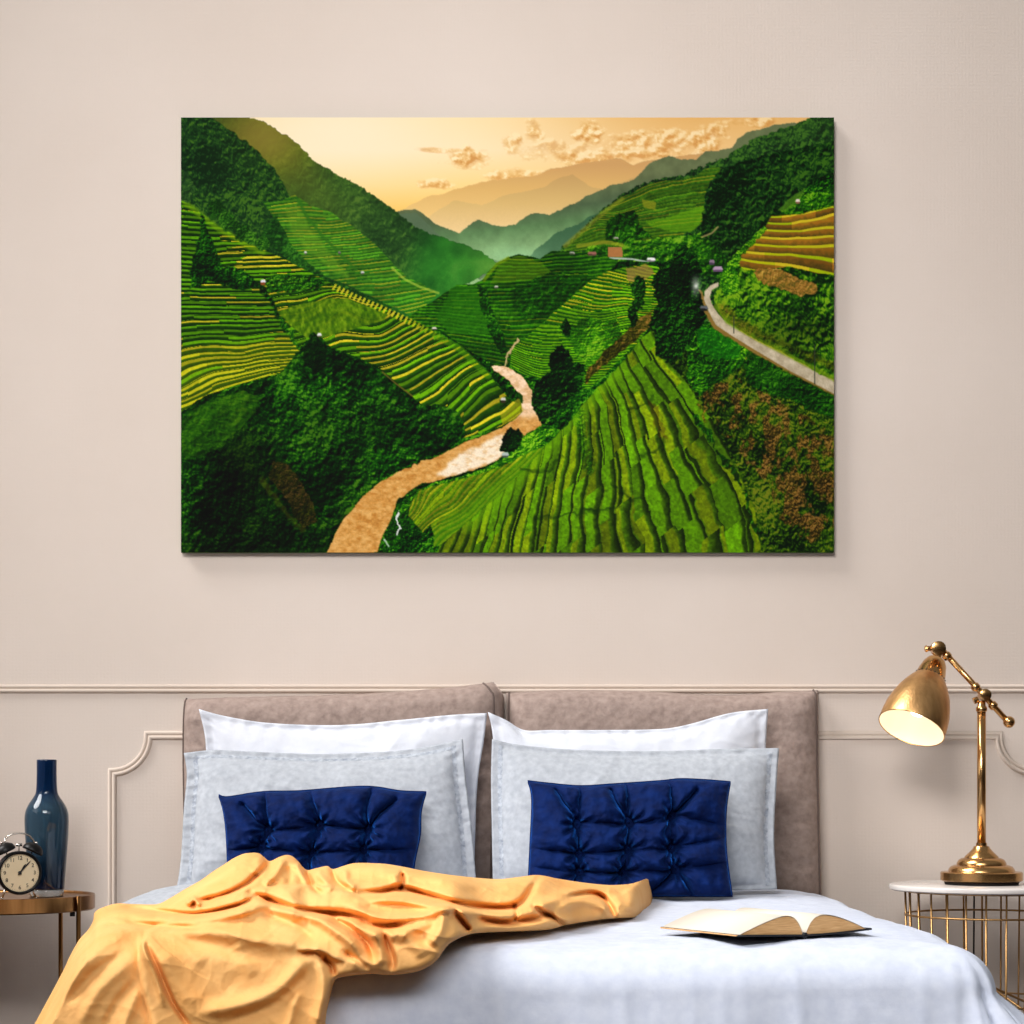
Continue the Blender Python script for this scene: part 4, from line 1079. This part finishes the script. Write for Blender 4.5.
    def rv(a, lvl):
        if (a, lvl) not in ring:
            x, y, z = V[a]
            f = (.35, 1.0)[lvl]
            ring[(a, lvl)] = len(V)
            V.append((x, y+(.025, .07)[lvl], z+(min(z, .566)-z)*f-.002*(1-f)))
        return ring[(a, lvl)]
    for (a, b) in list(bnd):
        Fc.append((b, a, rv(a, 0), rv(b, 0))); Fc.append((rv(b, 0), rv(a, 0), rv(a, 1), rv(b, 1)))
    o = obj('blanket', (V, Fc), M['blanket'], origin=(-.4, -1.5, .56))
    tag(o, 'rumpled apricot orange cotton blanket thrown across the bed and over its foot', 'blanket')
blanket()

# ------------------------------------------------------------------ open book
def book():
    g0 = Vector((.492, -1.76, max(duvet_z(.492+a, 1.76-b) for a in (-.25, -.15, -.05, .05, .13) for b in (-.05, .05, .12, .2))-.004)); yb = Vector((-.50, .866, 0)).normalized(); xr = Vector((yb.y, -yb.x, 0))
    W, H = .138, .225
    root = empty('open_book', g0)
    tag(root, 'open book with blank cream pages and black cover lying on the duvet', 'book')
    def prof(side, t, top=True):      # height of page block surface at distance t (0..1) from the gutter
        T_ = .038 if side < 0 else .034
        rise = (1-math.exp(-t/.11))*(1-.93*t**(1.25 if side < 0 else 1.7))
        return .003+T_*rise*1.15
    def und(side, t):
        return .003+.010*math.exp(-t/.12)*(0) + (.004*t if side < 0 else .012*t*t*.5)
    for side in (-1, 1):
        n = 40; V = []; Fc = []
        for j in (0, 1):
            for i in range(n+1):
                t = i/n
                b = g0+xr*side*(.002+W*t)+yb*(H*j)
                V.append(b+Vector((0, 0, prof(side, t)))); 
            for i in range(n+1):
                t = i/n
                V.append(g0+xr*side*(.002+W*t)+yb*(H*j)+Vector((0, 0, und(side, t)+.001)))
        m = n+1
        mats = []
        for i in range(n):
            Fc.append((i, i+1, 2*m+i+1, 2*m+i)); mats.append(0)          # upper page
            Fc.append((m+i, 3*m+i, 3*m+i+1, m+i+1)); mats.append(1)
            Fc.append((i, m+i, m+i+1, i+1)); mats.append(1)              # near ends of the leaves
            Fc.append((2*m+i, 2*m+i+1, 3*m+i+1, 3*m+i)); mats.append(1)
        Fc.append((n, m+n, 3*m+n, 2*m+n)); mats.append(1)
        Fc.append((0, 2*m, 3*m, m)); mats.append(1)
        o = obj('page_block', (V, Fc), [M['paper'], M['pageedge']], root, smooth=True)
        for p_, k in zip(o.data.polygons, mats): p_.material_index = k
        recalc(o); autosmooth(o, 30)
        # a leaf lifting from the block
        for L_, (lift, k) in enumerate(((.0012, .95),)):
            V = []; Fc = []
            for j in (0, 1):
                for i in range(n+1):
                    t = i/n
                    V.append(g0+xr*side*(.002+W*t*k)+yb*(H*j-.0015*(1-2*j))+Vector((0, 0, prof(side, t*k)+lift*math.sin(PI*min(1, t*1.0))**.7+.0006)))
            for i in range(n): Fc.append((i, i+1, m+i+1, m+i))
            o = obj('loose_leaf', (V, Fc), M['paper'], root); recalc(o); md = o.modifiers.new('t', 'SOLIDIFY'); md.thickness = .0004
        V = []; Fc = []
        for j in (0, 1):
            for i in range(13):
                t = i/12
                V.append(g0+xr*side*(W*.99 if side < 0 else W+.005)*t+yb*(-.004+(H+.008)*j)+Vector((0, 0, und(side, t))))
        for i in range(12): Fc.append((i, i+1, 13+i+1, 13+i))
        o = obj('cover_board', (V, Fc), M['cover'], root); recalc(o)
        md = o.modifiers.new('t', 'SOLIDIFY'); md.thickness = .003; md.offset = 0
    o = obj('spine', tube([g0+yb*-.004+Vector((0, 0, .003)), g0+yb*(H+.004)+Vector((0, 0, .003))], .005, 12), M['cover'], root)
book()

# ------------------------------------------------------------------ left table, vase, clock
def left_table():
    c = P(-5, 895, .30); R = .232; zt = .548
    root = empty('side_table', (c.x, c.y, 0))
    tag(root, 'round brass tray table holding the alarm clock and the blue vase', 'table')
    cc = (c.x, c.y, 0)
    obj_ = obj('tray_top', lathe([(R-.004, zt-.034), (R, zt-.031), (R, zt+.001), (R-.002, zt+.002), (R-.004, zt), (R-.005, zt-.004), (.002, zt-.004)], cc, seg=128), M['bronze'], root); autosmooth(obj_)
    for a in (14, 62, 134, 194, 242, 314):
        pass
    for a in (-24, 62, 152, 242):
        x, y = c.x+(R+.005)*math.cos(math.radians(a)), c.y+(R+.005)*math.sin(math.radians(a))
        lg = obj('leg', tube([(x, y, 0), (x, y, zt+.003)], .0055, 14), M['bronze'], root)
        obj('foot_screw', lathe([(.006, 0), (.006, .01)], (c.x+(R-.012)*math.cos(math.radians(a)), c.y+(R-.012)*math.sin(math.radians(a)), zt-.044), seg=14), M['felt'], lg)
    obj('lower_ring', tube([(c.x+(R+.002)*math.cos(2*PI*k/64), c.y+(R+.002)*math.sin(2*PI*k/64), .06) for k in range(64)], .005, 10, True), M['bronze'], root)
    return zt
ZT = left_table()-.004
def vase():
    s = F/(D0-.28); cx = (46.7-HX)/s; z0 = ZT+.0005
    def z(py): return CZ-(py-HY)/s
    pr = [(64, .8)]
    rows = [(760, 9.9), (775, 9.9), (791, 10.6), (797, 13), (803.5, 17.4), (811, 20.8), (819, 21.8), (830, 21.6), (842, 20.9), (855, 20), (867, 19.1), (878, 18.2), (889, 17.4)]
    rows = smoothline(rows)
    outer = [(r/s, z(py)) for py, r in rows]
    zb = z(889)
    t = .0035
    inner = [(max(.002, r-t), h) for r, h in outer if h > zb+.012]
    body = [(.0005, zb+.002), (outer[-1][0]*.96, zb)]+outer[::-1]+[(outer[0][0]-t/2, outer[0][1]+.0012)]+inner+[(inner[-1][0]*.6, zb+.010), (.0005, zb+.009)]
    root = empty('glass_vase', (cx, -.28, z0)); tag(root, 'tall blue glass bottle vase standing behind the alarm clock', 'vase')
    m, nt, b = new_mat('blue_glass')
    b.inputs['Base Color'].default_value = srgb(62, 112, 158); b.inputs['Roughness'].default_value = .04
    b.inputs['Transmission Weight'].default_value = .6; b.inputs['IOR'].default_value = 1.4
    N, L = nt.nodes, nt.links
    tc = N.new('ShaderNodeTexCoord'); mp = N.new('ShaderNodeMapping'); mp.inputs['Scale'].default_value = (60, 60, 3)
    nz = N.new('ShaderNodeTexNoise'); nz.inputs['Scale'].default_value = 3; L.new(tc.outputs['Object'], mp.inputs[0]); L.new(mp.outputs[0], nz.inputs['Vector'])
    rp = N.new('ShaderNodeValToRGB'); rp.color_ramp.elements[0].position = .35; rp.color_ramp.elements[1].position = .75
    rp.color_ramp.elements[0].color = srgb(140, 150, 165); rp.color_ramp.elements[1].color = (1, 1, 1, 1)
    L.new(nz.outputs['Fac'], rp.inputs[0])
    sx = N.new('ShaderNodeSeparateXYZ'); L.new(tc.outputs['Object'], sx.inputs[0])
    mr = N.new('ShaderNodeMapRange'); mr.inputs['From Min'].default_value = 0; mr.inputs['From Max'].default_value = .325; L.new(sx.outputs['Z'], mr.inputs['Value'])
    r2 = N.new('ShaderNodeValToRGB'); e = r2.color_ramp.elements
    e[0].position = .02; e[0].color = srgb(10, 26, 66); e[1].position = 1; e[1].color = srgb(22, 62, 112)
    for p_, c_ in ((.16, srgb(22, 58, 92)), (.42, srgb(78, 112, 134)), (.66, srgb(78, 112, 134)), (.78, srgb(20, 62, 110))):
        q_ = e.new(p_); q_.color = c_
    L.new(mr.outputs[0], r2.inputs[0])
    mx = N.new('ShaderNodeMix'); mx.data_type = 'RGBA'; mx.blend_type = 'MULTIPLY'; mx.inputs[0].default_value = .55
    L.new(r2.outputs[0], mx.inputs[6]); L.new(rp.outputs[0], mx.inputs[7]); L.new(mx.outputs[2], b.inputs['Base Color'])
    bp = N.new('ShaderNodeBump'); bp.inputs['Strength'].default_value = .12; L.new(nz.outputs['Fac'], bp.inputs['Height']); L.new(bp.outputs[0], b.inputs['Normal'])
    recalc(obj('glass_body', lathe(body, (cx, -.28, 0), seg=72, cap0=False, cap1=False), m, root))
    m2, nt2, b2 = new_mat('clear_glass')
    b2.inputs['Base Color'].default_value = srgb(206, 214, 218); b2.inputs['Transmission Weight'].default_value = .8; b2.inputs['Roughness'].default_value = .06
    hb = zb-z0
    obj('thick_base', lathe([(15.6/s, 0), (16.6/s, .001), (17.0/s, hb-.001), (16.4/s, hb-.0002)], (cx, -.28, z0), seg=60), m2, root)
vase()
def clock():
    d = .43; s = F/(D0-d); c = P(20, 873, d); r = 22/s; z0 = ZT
    root = empty('alarm_clock', (c.x, -d, z0)); tag(root, 'black twin-bell alarm clock with cream dial on the brass table', 'clock')
    ay = Vector((math.sin(math.radians(20)), -math.cos(math.radians(20)), 0)); axx = Vector((-ay.y, ay.x, 0)); up = Vector((0, 0, 1))
    C = Vector((c.x, c.y, c.z))
    o = obj('case', lathe([(r*.80, -.036), (r*.90, -.034), (r*.99, -.026), (r, -.004), (r*.985, .001), (r*.93, .003), (r*.865, .001), (r*.85, -.006)], C, ay, 72), M['black'], root); autosmooth(o, 40)
    dial = obj('dial', lathe([(.0005, -.004), (r*.86, -.004)], C, ay, 64, cap0=False, cap1=False), M['clockface'], root)
    # numerals
    dg = bpy.context.evaluated_depsgraph_get()
    Vn = []; Fn = []
    for h in range(1, 13):
        cu = bpy.data.curves.new('numeral', 'FONT'); cu.body = str(h); cu.size = r*.24; cu.align_x = 'CENTER'; cu.align_y = 'CENTER'; cu.offset = .0001
        ob = bpy.data.objects.new('numeral', cu); COL.objects.link(ob)
        bpy.context.view_layer.update(); dg = bpy.context.evaluated_depsgraph_get()
        me = bpy.data.meshes.new_from_object(ob.evaluated_get(dg))
        a = math.radians(90-30*h); ctr = C+axx*math.cos(a)*r*.67+up*math.sin(a)*r*.67+ay*-.0032
        n = len(Vn)
        for v in me.vertices: Vn.append(ctr+axx*v.co.x+up*v.co.y)
        for p_ in me.polygons: Fn.append(tuple(i+n for i in p_.vertices))
        bpy.data.objects.remove(ob, do_unlink=True); bpy.data.meshes.remove(me); bpy.data.curves.remove(cu)
    obj('numerals', (Vn, Fn), M['ink'], dial, smooth=False)
    # minute track
    V = []; Fc = []
    for k in range(60):
        a = 2*PI*k/60; w = .0003
        for rr in (r*.80, r*.83):
            for sg in (-1, 1):
                q = C+ay*-.0033+(axx*math.cos(a)+up*math.sin(a))*rr+(axx*-math.sin(a)+up*math.cos(a))*w*sg; V.append(q)
        n = len(V)-4; Fc.append((n, n+1, n+3, n+2))
    obj('minute_track', (V, Fc), M['ink'], dial, smooth=False)
    def hand(ang, ln, w, lift):
        a = math.radians(90-ang); dr = axx*math.cos(a)+up*math.sin(a); nr = axx*-math.sin(a)+up*math.cos(a); q = C+ay*lift
        pts = [(-.18, .4), (-.12, .7), (.0, .8), (.45, 1), (.7, 1.5), (.8, 1.1), (.98, .25)]
        V = [q+dr*ln*t+nr*w*k for t, k in pts]+[q+dr*ln*t-nr*w*k for t, k in pts[::-1]]
        n = len(V); V += [v+ay*.0006 for v in V]
        Fc = [tuple(range(n)), tuple(range(2*n-1, n-1, -1))]+[(i, (i+1) % n, n+(i+1) % n, n+i) for i in range(n)]
        return V, Fc
    recalc(obj('hour_hand', hand(33, r*.50, .0014, -.0026), M['ink'], root, smooth=False))
    recalc(obj('minute_hand', hand(41, r*.76, .0010, -.0016), M['ink'], root, smooth=False))
    obj('centre_cap', lathe([(.0042, -.0030), (.0040, -.0004), (.001, .0003)], C, ay, 24), M['ink'], root)
    mid = C-ay*.018
    for sg in (-1, 1):
        ax = (axx*sg*.42+up*.9).normalized(); bc = mid+axx*sg*r*.60+up*r*.98
        o = obj('bell', lathe([(r*.48, -.002), (r*.48, .003), (r*.42, .011), (r*.25, .0175), (.002, .0195)], bc, ax, 40), M['black'], root)
        obj('bell_post', tube([bc-ax*.012, bc+ax*.021], .0016, 10), M['steel'], o)
        obj('bell_nut', sphere(bc+ax*.021, .0032, 16), M['steel'], o)
        fx = mid+axx*sg*r*.66-up*r*.78
        ft = obj('foot', tube([fx+up*.006-axx*sg*.004, Vector((fx.x+axx.x*sg*.005, fx.y+axx.y*sg*.005, z0+.003))], [.0032, .0022], 12), M['steel'], root)
        obj('foot_tip', sphere(Vector((fx.x+axx.x*sg*.0055, fx.y+axx.y*sg*.0055, z0+.003)), .003, 12), M['steel'], ft)
    pts = [mid+axx*(-r*.75)+up*r*1.32, mid+axx*(-r*.62)+up*r*1.42, mid+axx*(-r*.62)+up*r*1.62]
    for k in range(13):
        a = PI-PI*k/12; pts.append(mid+axx*math.cos(a)*r*.55+up*(r*1.56+math.sin(a)*r*.24))
    pts += [mid+axx*(r*.62)+up*r*1.52, mid+axx*(r*.68)+up*r*1.36, mid+axx*(r*.80)+up*r*1.30]
    obj('handle', tube(pts, .0019, 10), M['steel'], root)
    obj('hammer', tube([mid+up*r*.95, mid+up*r*1.22, mid+up*r*1.28+axx*-.006], .0014, 8), M['steel'], root)
    obj('hammer_head', lathe([(.0035, -.007), (.0035, .007)], mid+up*r*1.27, axx, 16), M['steel'], root)
clock()

# ------------------------------------------------------------------ right table and lamp
def right_table():
    c = P(989, 884, .30); R = .234; zt = .574; root = empty('side_table', (c.x, c.y, 0))
    tag(root, 'round white marble top table on a gold wire basket base under the lamp', 'table')
    o = obj('marble_top', lathe([(R-.006, zt-.014), (R-.001, zt-.011), (R, zt-.004), (R-.002, zt-.0008), (R-.004, zt)], (c.x, c.y, 0), seg=128), M['marble'], root); autosmooth(o, 50)
    rb, rl = .196, .180
    N_ = 27
    for k in range(N_):
        a = 2*PI*(k+.18)/N_
        obj('basket_wire', tube([(c.x+rl*math.cos(a), c.y+rl*math.sin(a), .02), (c.x+rb*math.cos(a), c.y+rb*math.sin(a), zt-.014)], .0024, 8), M['wire'], root)
    for z_, r_ in ((zt-.016, rb), (zt-.072, rb-.001), (.30, .190), (.02, rl)):
        obj('basket_ring', tube([(c.x+r_*math.cos(2*PI*k/72), c.y+r_*math.sin(2*PI*k/72), z_) for k in range(72)], .0024, 8, True), M['wire'], root)
    for a in (.5, .5+PI/2):
        obj('cross_brace', tube([(c.x+.19*math.cos(a), c.y+.19*math.sin(a), .26), (c.x, c.y, .335), (c.x-.19*math.cos(a), c.y-.19*math.sin(a), .26)], .003, 8), M['wire'], root)
right_table()
def lamp():
    d = .31; s = F/(D0-d); cx = (981.5-HX)/s; zt = .574
    def z(py): return CZ-(py-HY)/s
    def Q(px, py, dd=d): return P(px, py, dd)
    root = empty('desk_lamp', (cx, -d, zt)); tag(root, 'brass desk lamp with lit bell shade standing on the white round table', 'lamp')
    k = 1/s; bz = zt
    o = obj('felt_pad', lathe([(36*k, 0), (37*k, .007)], (cx, -d, bz), seg=72), M['felt'], root)
    h = lambda py: z(py)-bz
    off = .0
    prof = [(38*k, .007), (40.5*k, .010), (40.5*k, .028), (39.5*k, .030), (33*k, .031), (32.4*k, .036), (30.5*k, .042), (27*k, .0455), (24.6*k, .046), (24.4*k, .051), (22.5*k, .058), (19.5*k, .062), (17*k, .0625), (16.5*k, .066), (11.5*k, .077), (8.5*k, .085), (7.6*k, .090), (5.5*k, .091), (5.4*k, .098)]
    o = obj('stepped_base', lathe(prof, (cx, -d, bz), seg=96), M['brass'], root); autosmooth(o, 35)
    obj('pole', tube([(cx, -d, bz+.09), (cx, -d, z(708))], 4.4*k, 28), M['brass'], root)
    o = obj('pole_collar', lathe([(4.8*k, 0), (5.6*k, .003), (5.6*k, .010), (4.2*k, .014), (3.8*k, .026)], (cx, -d, z(712)), seg=28), M['brass'], root)
    # swivel joint on top of the pole
    sj = obj('swivel_joint', merge(sphere(Q(985, 695), 5.2*k, 20), lathe([(4.5*k, -.014), (6*k, -.012), (6*k, .012), (4.5*k, .014)], Q(984.5, 695), (0, 1, 0), 24), lathe([(3*k, 0), (3.4*k, .012)], Q(978, 699), (-.6, 0, -.3), 16)), M['brass'], root); autosmooth(sj, 40)
    a0, a1 = Q(944, 652), Q(1010, 724)
    obj('arm', tube([a0, a1], 3.0*k, 20), M['brass'], root)
    for (px, py, r) in ((947, 656, 4.6), (975.5, 687, 4.6), (993, 705.5, 4.6)):
        ax = (a1-a0).normalized()
        obj('arm_collar', lathe([(3.2*k, -.008), (r*k, -.005), (r*k, .005), (3.2*k, .008)], Q(px, py), ax, 20), M['brass'], root)
    obj('end_knob', sphere(Q(1009, 722), 6.0*k, 22), M['brass'], root)
    tk = obj('tilt_knob', merge(lathe([(5*k, -.013), (7.2*k, -.011), (7.2*k, .011), (5*k, .013)], Q(938, 648.5), (0, 1, 0), 28), lathe([(2.6*k, 0), (2.6*k, .016), (3.6*k, .018), (3.0*k, .022)], Q(934, 648), (-.95, -.1, -.1), 14)), M['brass'], root); autosmooth(tk, 40)
    # shade
    tilt = math.radians(22); inp = Vector((.406, 0, .914)).normalized()
    ax = (inp*math.cos(tilt)+Vector((0, 1, 0))*math.sin(tilt)).normalized()   # from mouth to neck
    mc = Q(911.5, 728, d+.03)
    body = [(33.4, 0), (33.8, 2), (33.6, 10), (32.6, 20), (30.2, 30), (26.8, 40), (22.0, 50), (17.6, 57), (15, 60.5)]
    inner = [(r-1.1, h_) for r, h_ in body[::-1]]
    pr = [(r*k, h_*k) for r, h_ in body]+[(r*k, h_*k-.0008) for r, h_ in inner]
    pr.append(pr[0])
    bodyonly = [(r*k, h_*k) for r, h_ in body]
    lsh = obj('lamp_shade', lathe(bodyonly, mc, ax, 72, False, False), M['brushed'], root)
    obj('shade_lining', lathe([(r*k-.0008, h_*k+.0003) for r, h_ in body]+[(.003, 62.5*k)], mc, ax, 72, False, False), M['enamel'], lsh)
    obj('shade_rim', tube([mc+(ax.orthogonal().normalized()*math.cos(2*PI*i/72)+ax.cross(ax.orthogonal().normalized())*math.sin(2*PI*i/72))*33.5*k for i in range(72)], .0012, 8, True), M['brass'], lsh)
    o = obj('shade_neck', lathe([(15.6*k, 59.5*k), (15.0*k, 62*k), (14.0*k, 68*k), (12.0*k, 76*k), (10.0*k, 80*k), (9.0*k, 81.5*k), (4.2*k, 82*k), (3.8*k, 90*k)], mc, ax, 48), M['brass'], root); autosmooth(o, 40)
    vf = []
    e1 = ax.orthogonal().normalized(); e2 = ax.cross(e1)
    for i in range(22):
        a = 2*PI*i/22; vf.append(sphere(mc+ax*60.5*k+(e1*math.cos(a)+e2*math.sin(a))*15.6*k, .0016, 8))
    obj('vent_beads', merge(*vf), M['felt'], lsh)
    em, nt, b = new_mat('glowing_bulb')
    b.inputs['Emission Color'].default_value = (1, .86, .66, 1); b.inputs['Emission Strength'].default_value = 3.2
    bc = mc+ax*26*k
    obj('light_bulb', merge(lathe([(.002, -.026), (.014, -.022), (.0215, -.010), (.022, 0), (.018, .014), (.011, .026), (.010, .040)], bc, ax, 32)), em, root)
    ld = bpy.data.lights.new('lamp_light', 'POINT'); ld.energy = .32; ld.color = (1, .82, .6); ld.shadow_soft_size = .02
    lo = bpy.data.objects.new('lamp_light', ld); COL.objects.link(lo); lo.location = mc+ax*.01*1
    # cord down behind the table
    obj('power_cord', tube([(cx+.02, -d+.07, bz+.010), (cx+.03, -d+.16, bz+.006), (cx+.035, -d+.245, bz-.006), (cx+.04, -.04, bz-.10), (cx+.04, -.03, .15), (cx+.05, -.03, .01)], .0022, 8), M['felt'], root)
lamp()

# ------------------------------------------------------------------ light
def area(name, loc, target, size, power, color=(1, 1, 1), size_y=None, spread=180):
    l = bpy.data.lights.new(name, 'AREA'); l.energy = power; l.color = color; l.size = size
    if size_y: l.shape = 'RECTANGLE'; l.size_y = size_y
    l.spread = math.radians(spread)
    o = bpy.data.objects.new(name, l); COL.objects.link(o); o.location = loc
    o.rotation_euler = (Vector(target)-Vector(loc)).to_track_quat('-Z', 'Y').to_euler()
    return o
sl = bpy.data.lights.new('daylight', 'SUN'); sl.energy = 3.9; sl.angle = math.radians(28); sl.color = (1, .97, .95)
so = bpy.data.objects.new('daylight', sl); COL.objects.link(so); so.location = (-3, -3, 4)
so.rotation_euler = Vector((.85, .25, -1.0)).to_track_quat('-Z', 'Y').to_euler()
area('upper_wall_fill', (-.9, -5.0, 3.3), (.05, 0, 1.95), 1.8, 38, (1, .962, .94), 1.4, 72)  # added fill, no fixture: brightens the wall above the rail
area('bed_foot_fill', (.7, -3.9, 2.3), (.25, -1.9, .35), 1.2, 4.2, (.95, .97, 1), 1.0, 64)  # added fill, no fixture: lifts the low front of the bed
area('window_glow', (-3.2, -1.6, 1.9), (0, -.6, 1.2), 1.4, 7, (1, .98, .96), 1.4, 120)
w = bpy.data.worlds.new('room_world'); scene.world = w; w.use_nodes = True
wn = w.node_tree; bg = wn.nodes['Background']; bg.inputs['Strength'].default_value = .23
tc = wn.nodes.new('ShaderNodeTexCoord'); sp = wn.nodes.new('ShaderNodeSeparateXYZ'); wr = wn.nodes.new('ShaderNodeValToRGB')
ma = wn.nodes.new('ShaderNodeMath'); ma.operation = 'MULTIPLY_ADD'; ma.inputs[1].default_value = .5; ma.inputs[2].default_value = .5
wn.links.new(tc.outputs['Generated'], sp.inputs[0]); wn.links.new(sp.outputs['Z'], ma.inputs[0]); wn.links.new(ma.outputs[0], wr.inputs[0]); wn.links.new(wr.outputs[0], bg.inputs['Color'])
wr.color_ramp.elements[0].position = .53; wr.color_ramp.elements[0].color = (.10, .085, .075, 1)
wr.color_ramp.elements[1].position = .85; wr.color_ramp.elements[1].color = (1, .97, .94, 1)

cam = bpy.data.cameras.new('camera'); co = bpy.data.objects.new('camera', cam); COL.objects.link(co)
co.location = (0, -D0, CZ); co.rotation_euler = (PI/2, 0, 0)
cam.sensor_width = 36; cam.lens = F/1024*36; cam.shift_y = (HY-512)/1024; cam.clip_end = 50
scene.camera = co
scene.view_settings.view_transform = 'Standard'; scene.view_settings.look = 'None'
scene.view_settings.exposure = -.12; scene.view_settings.gamma = 1
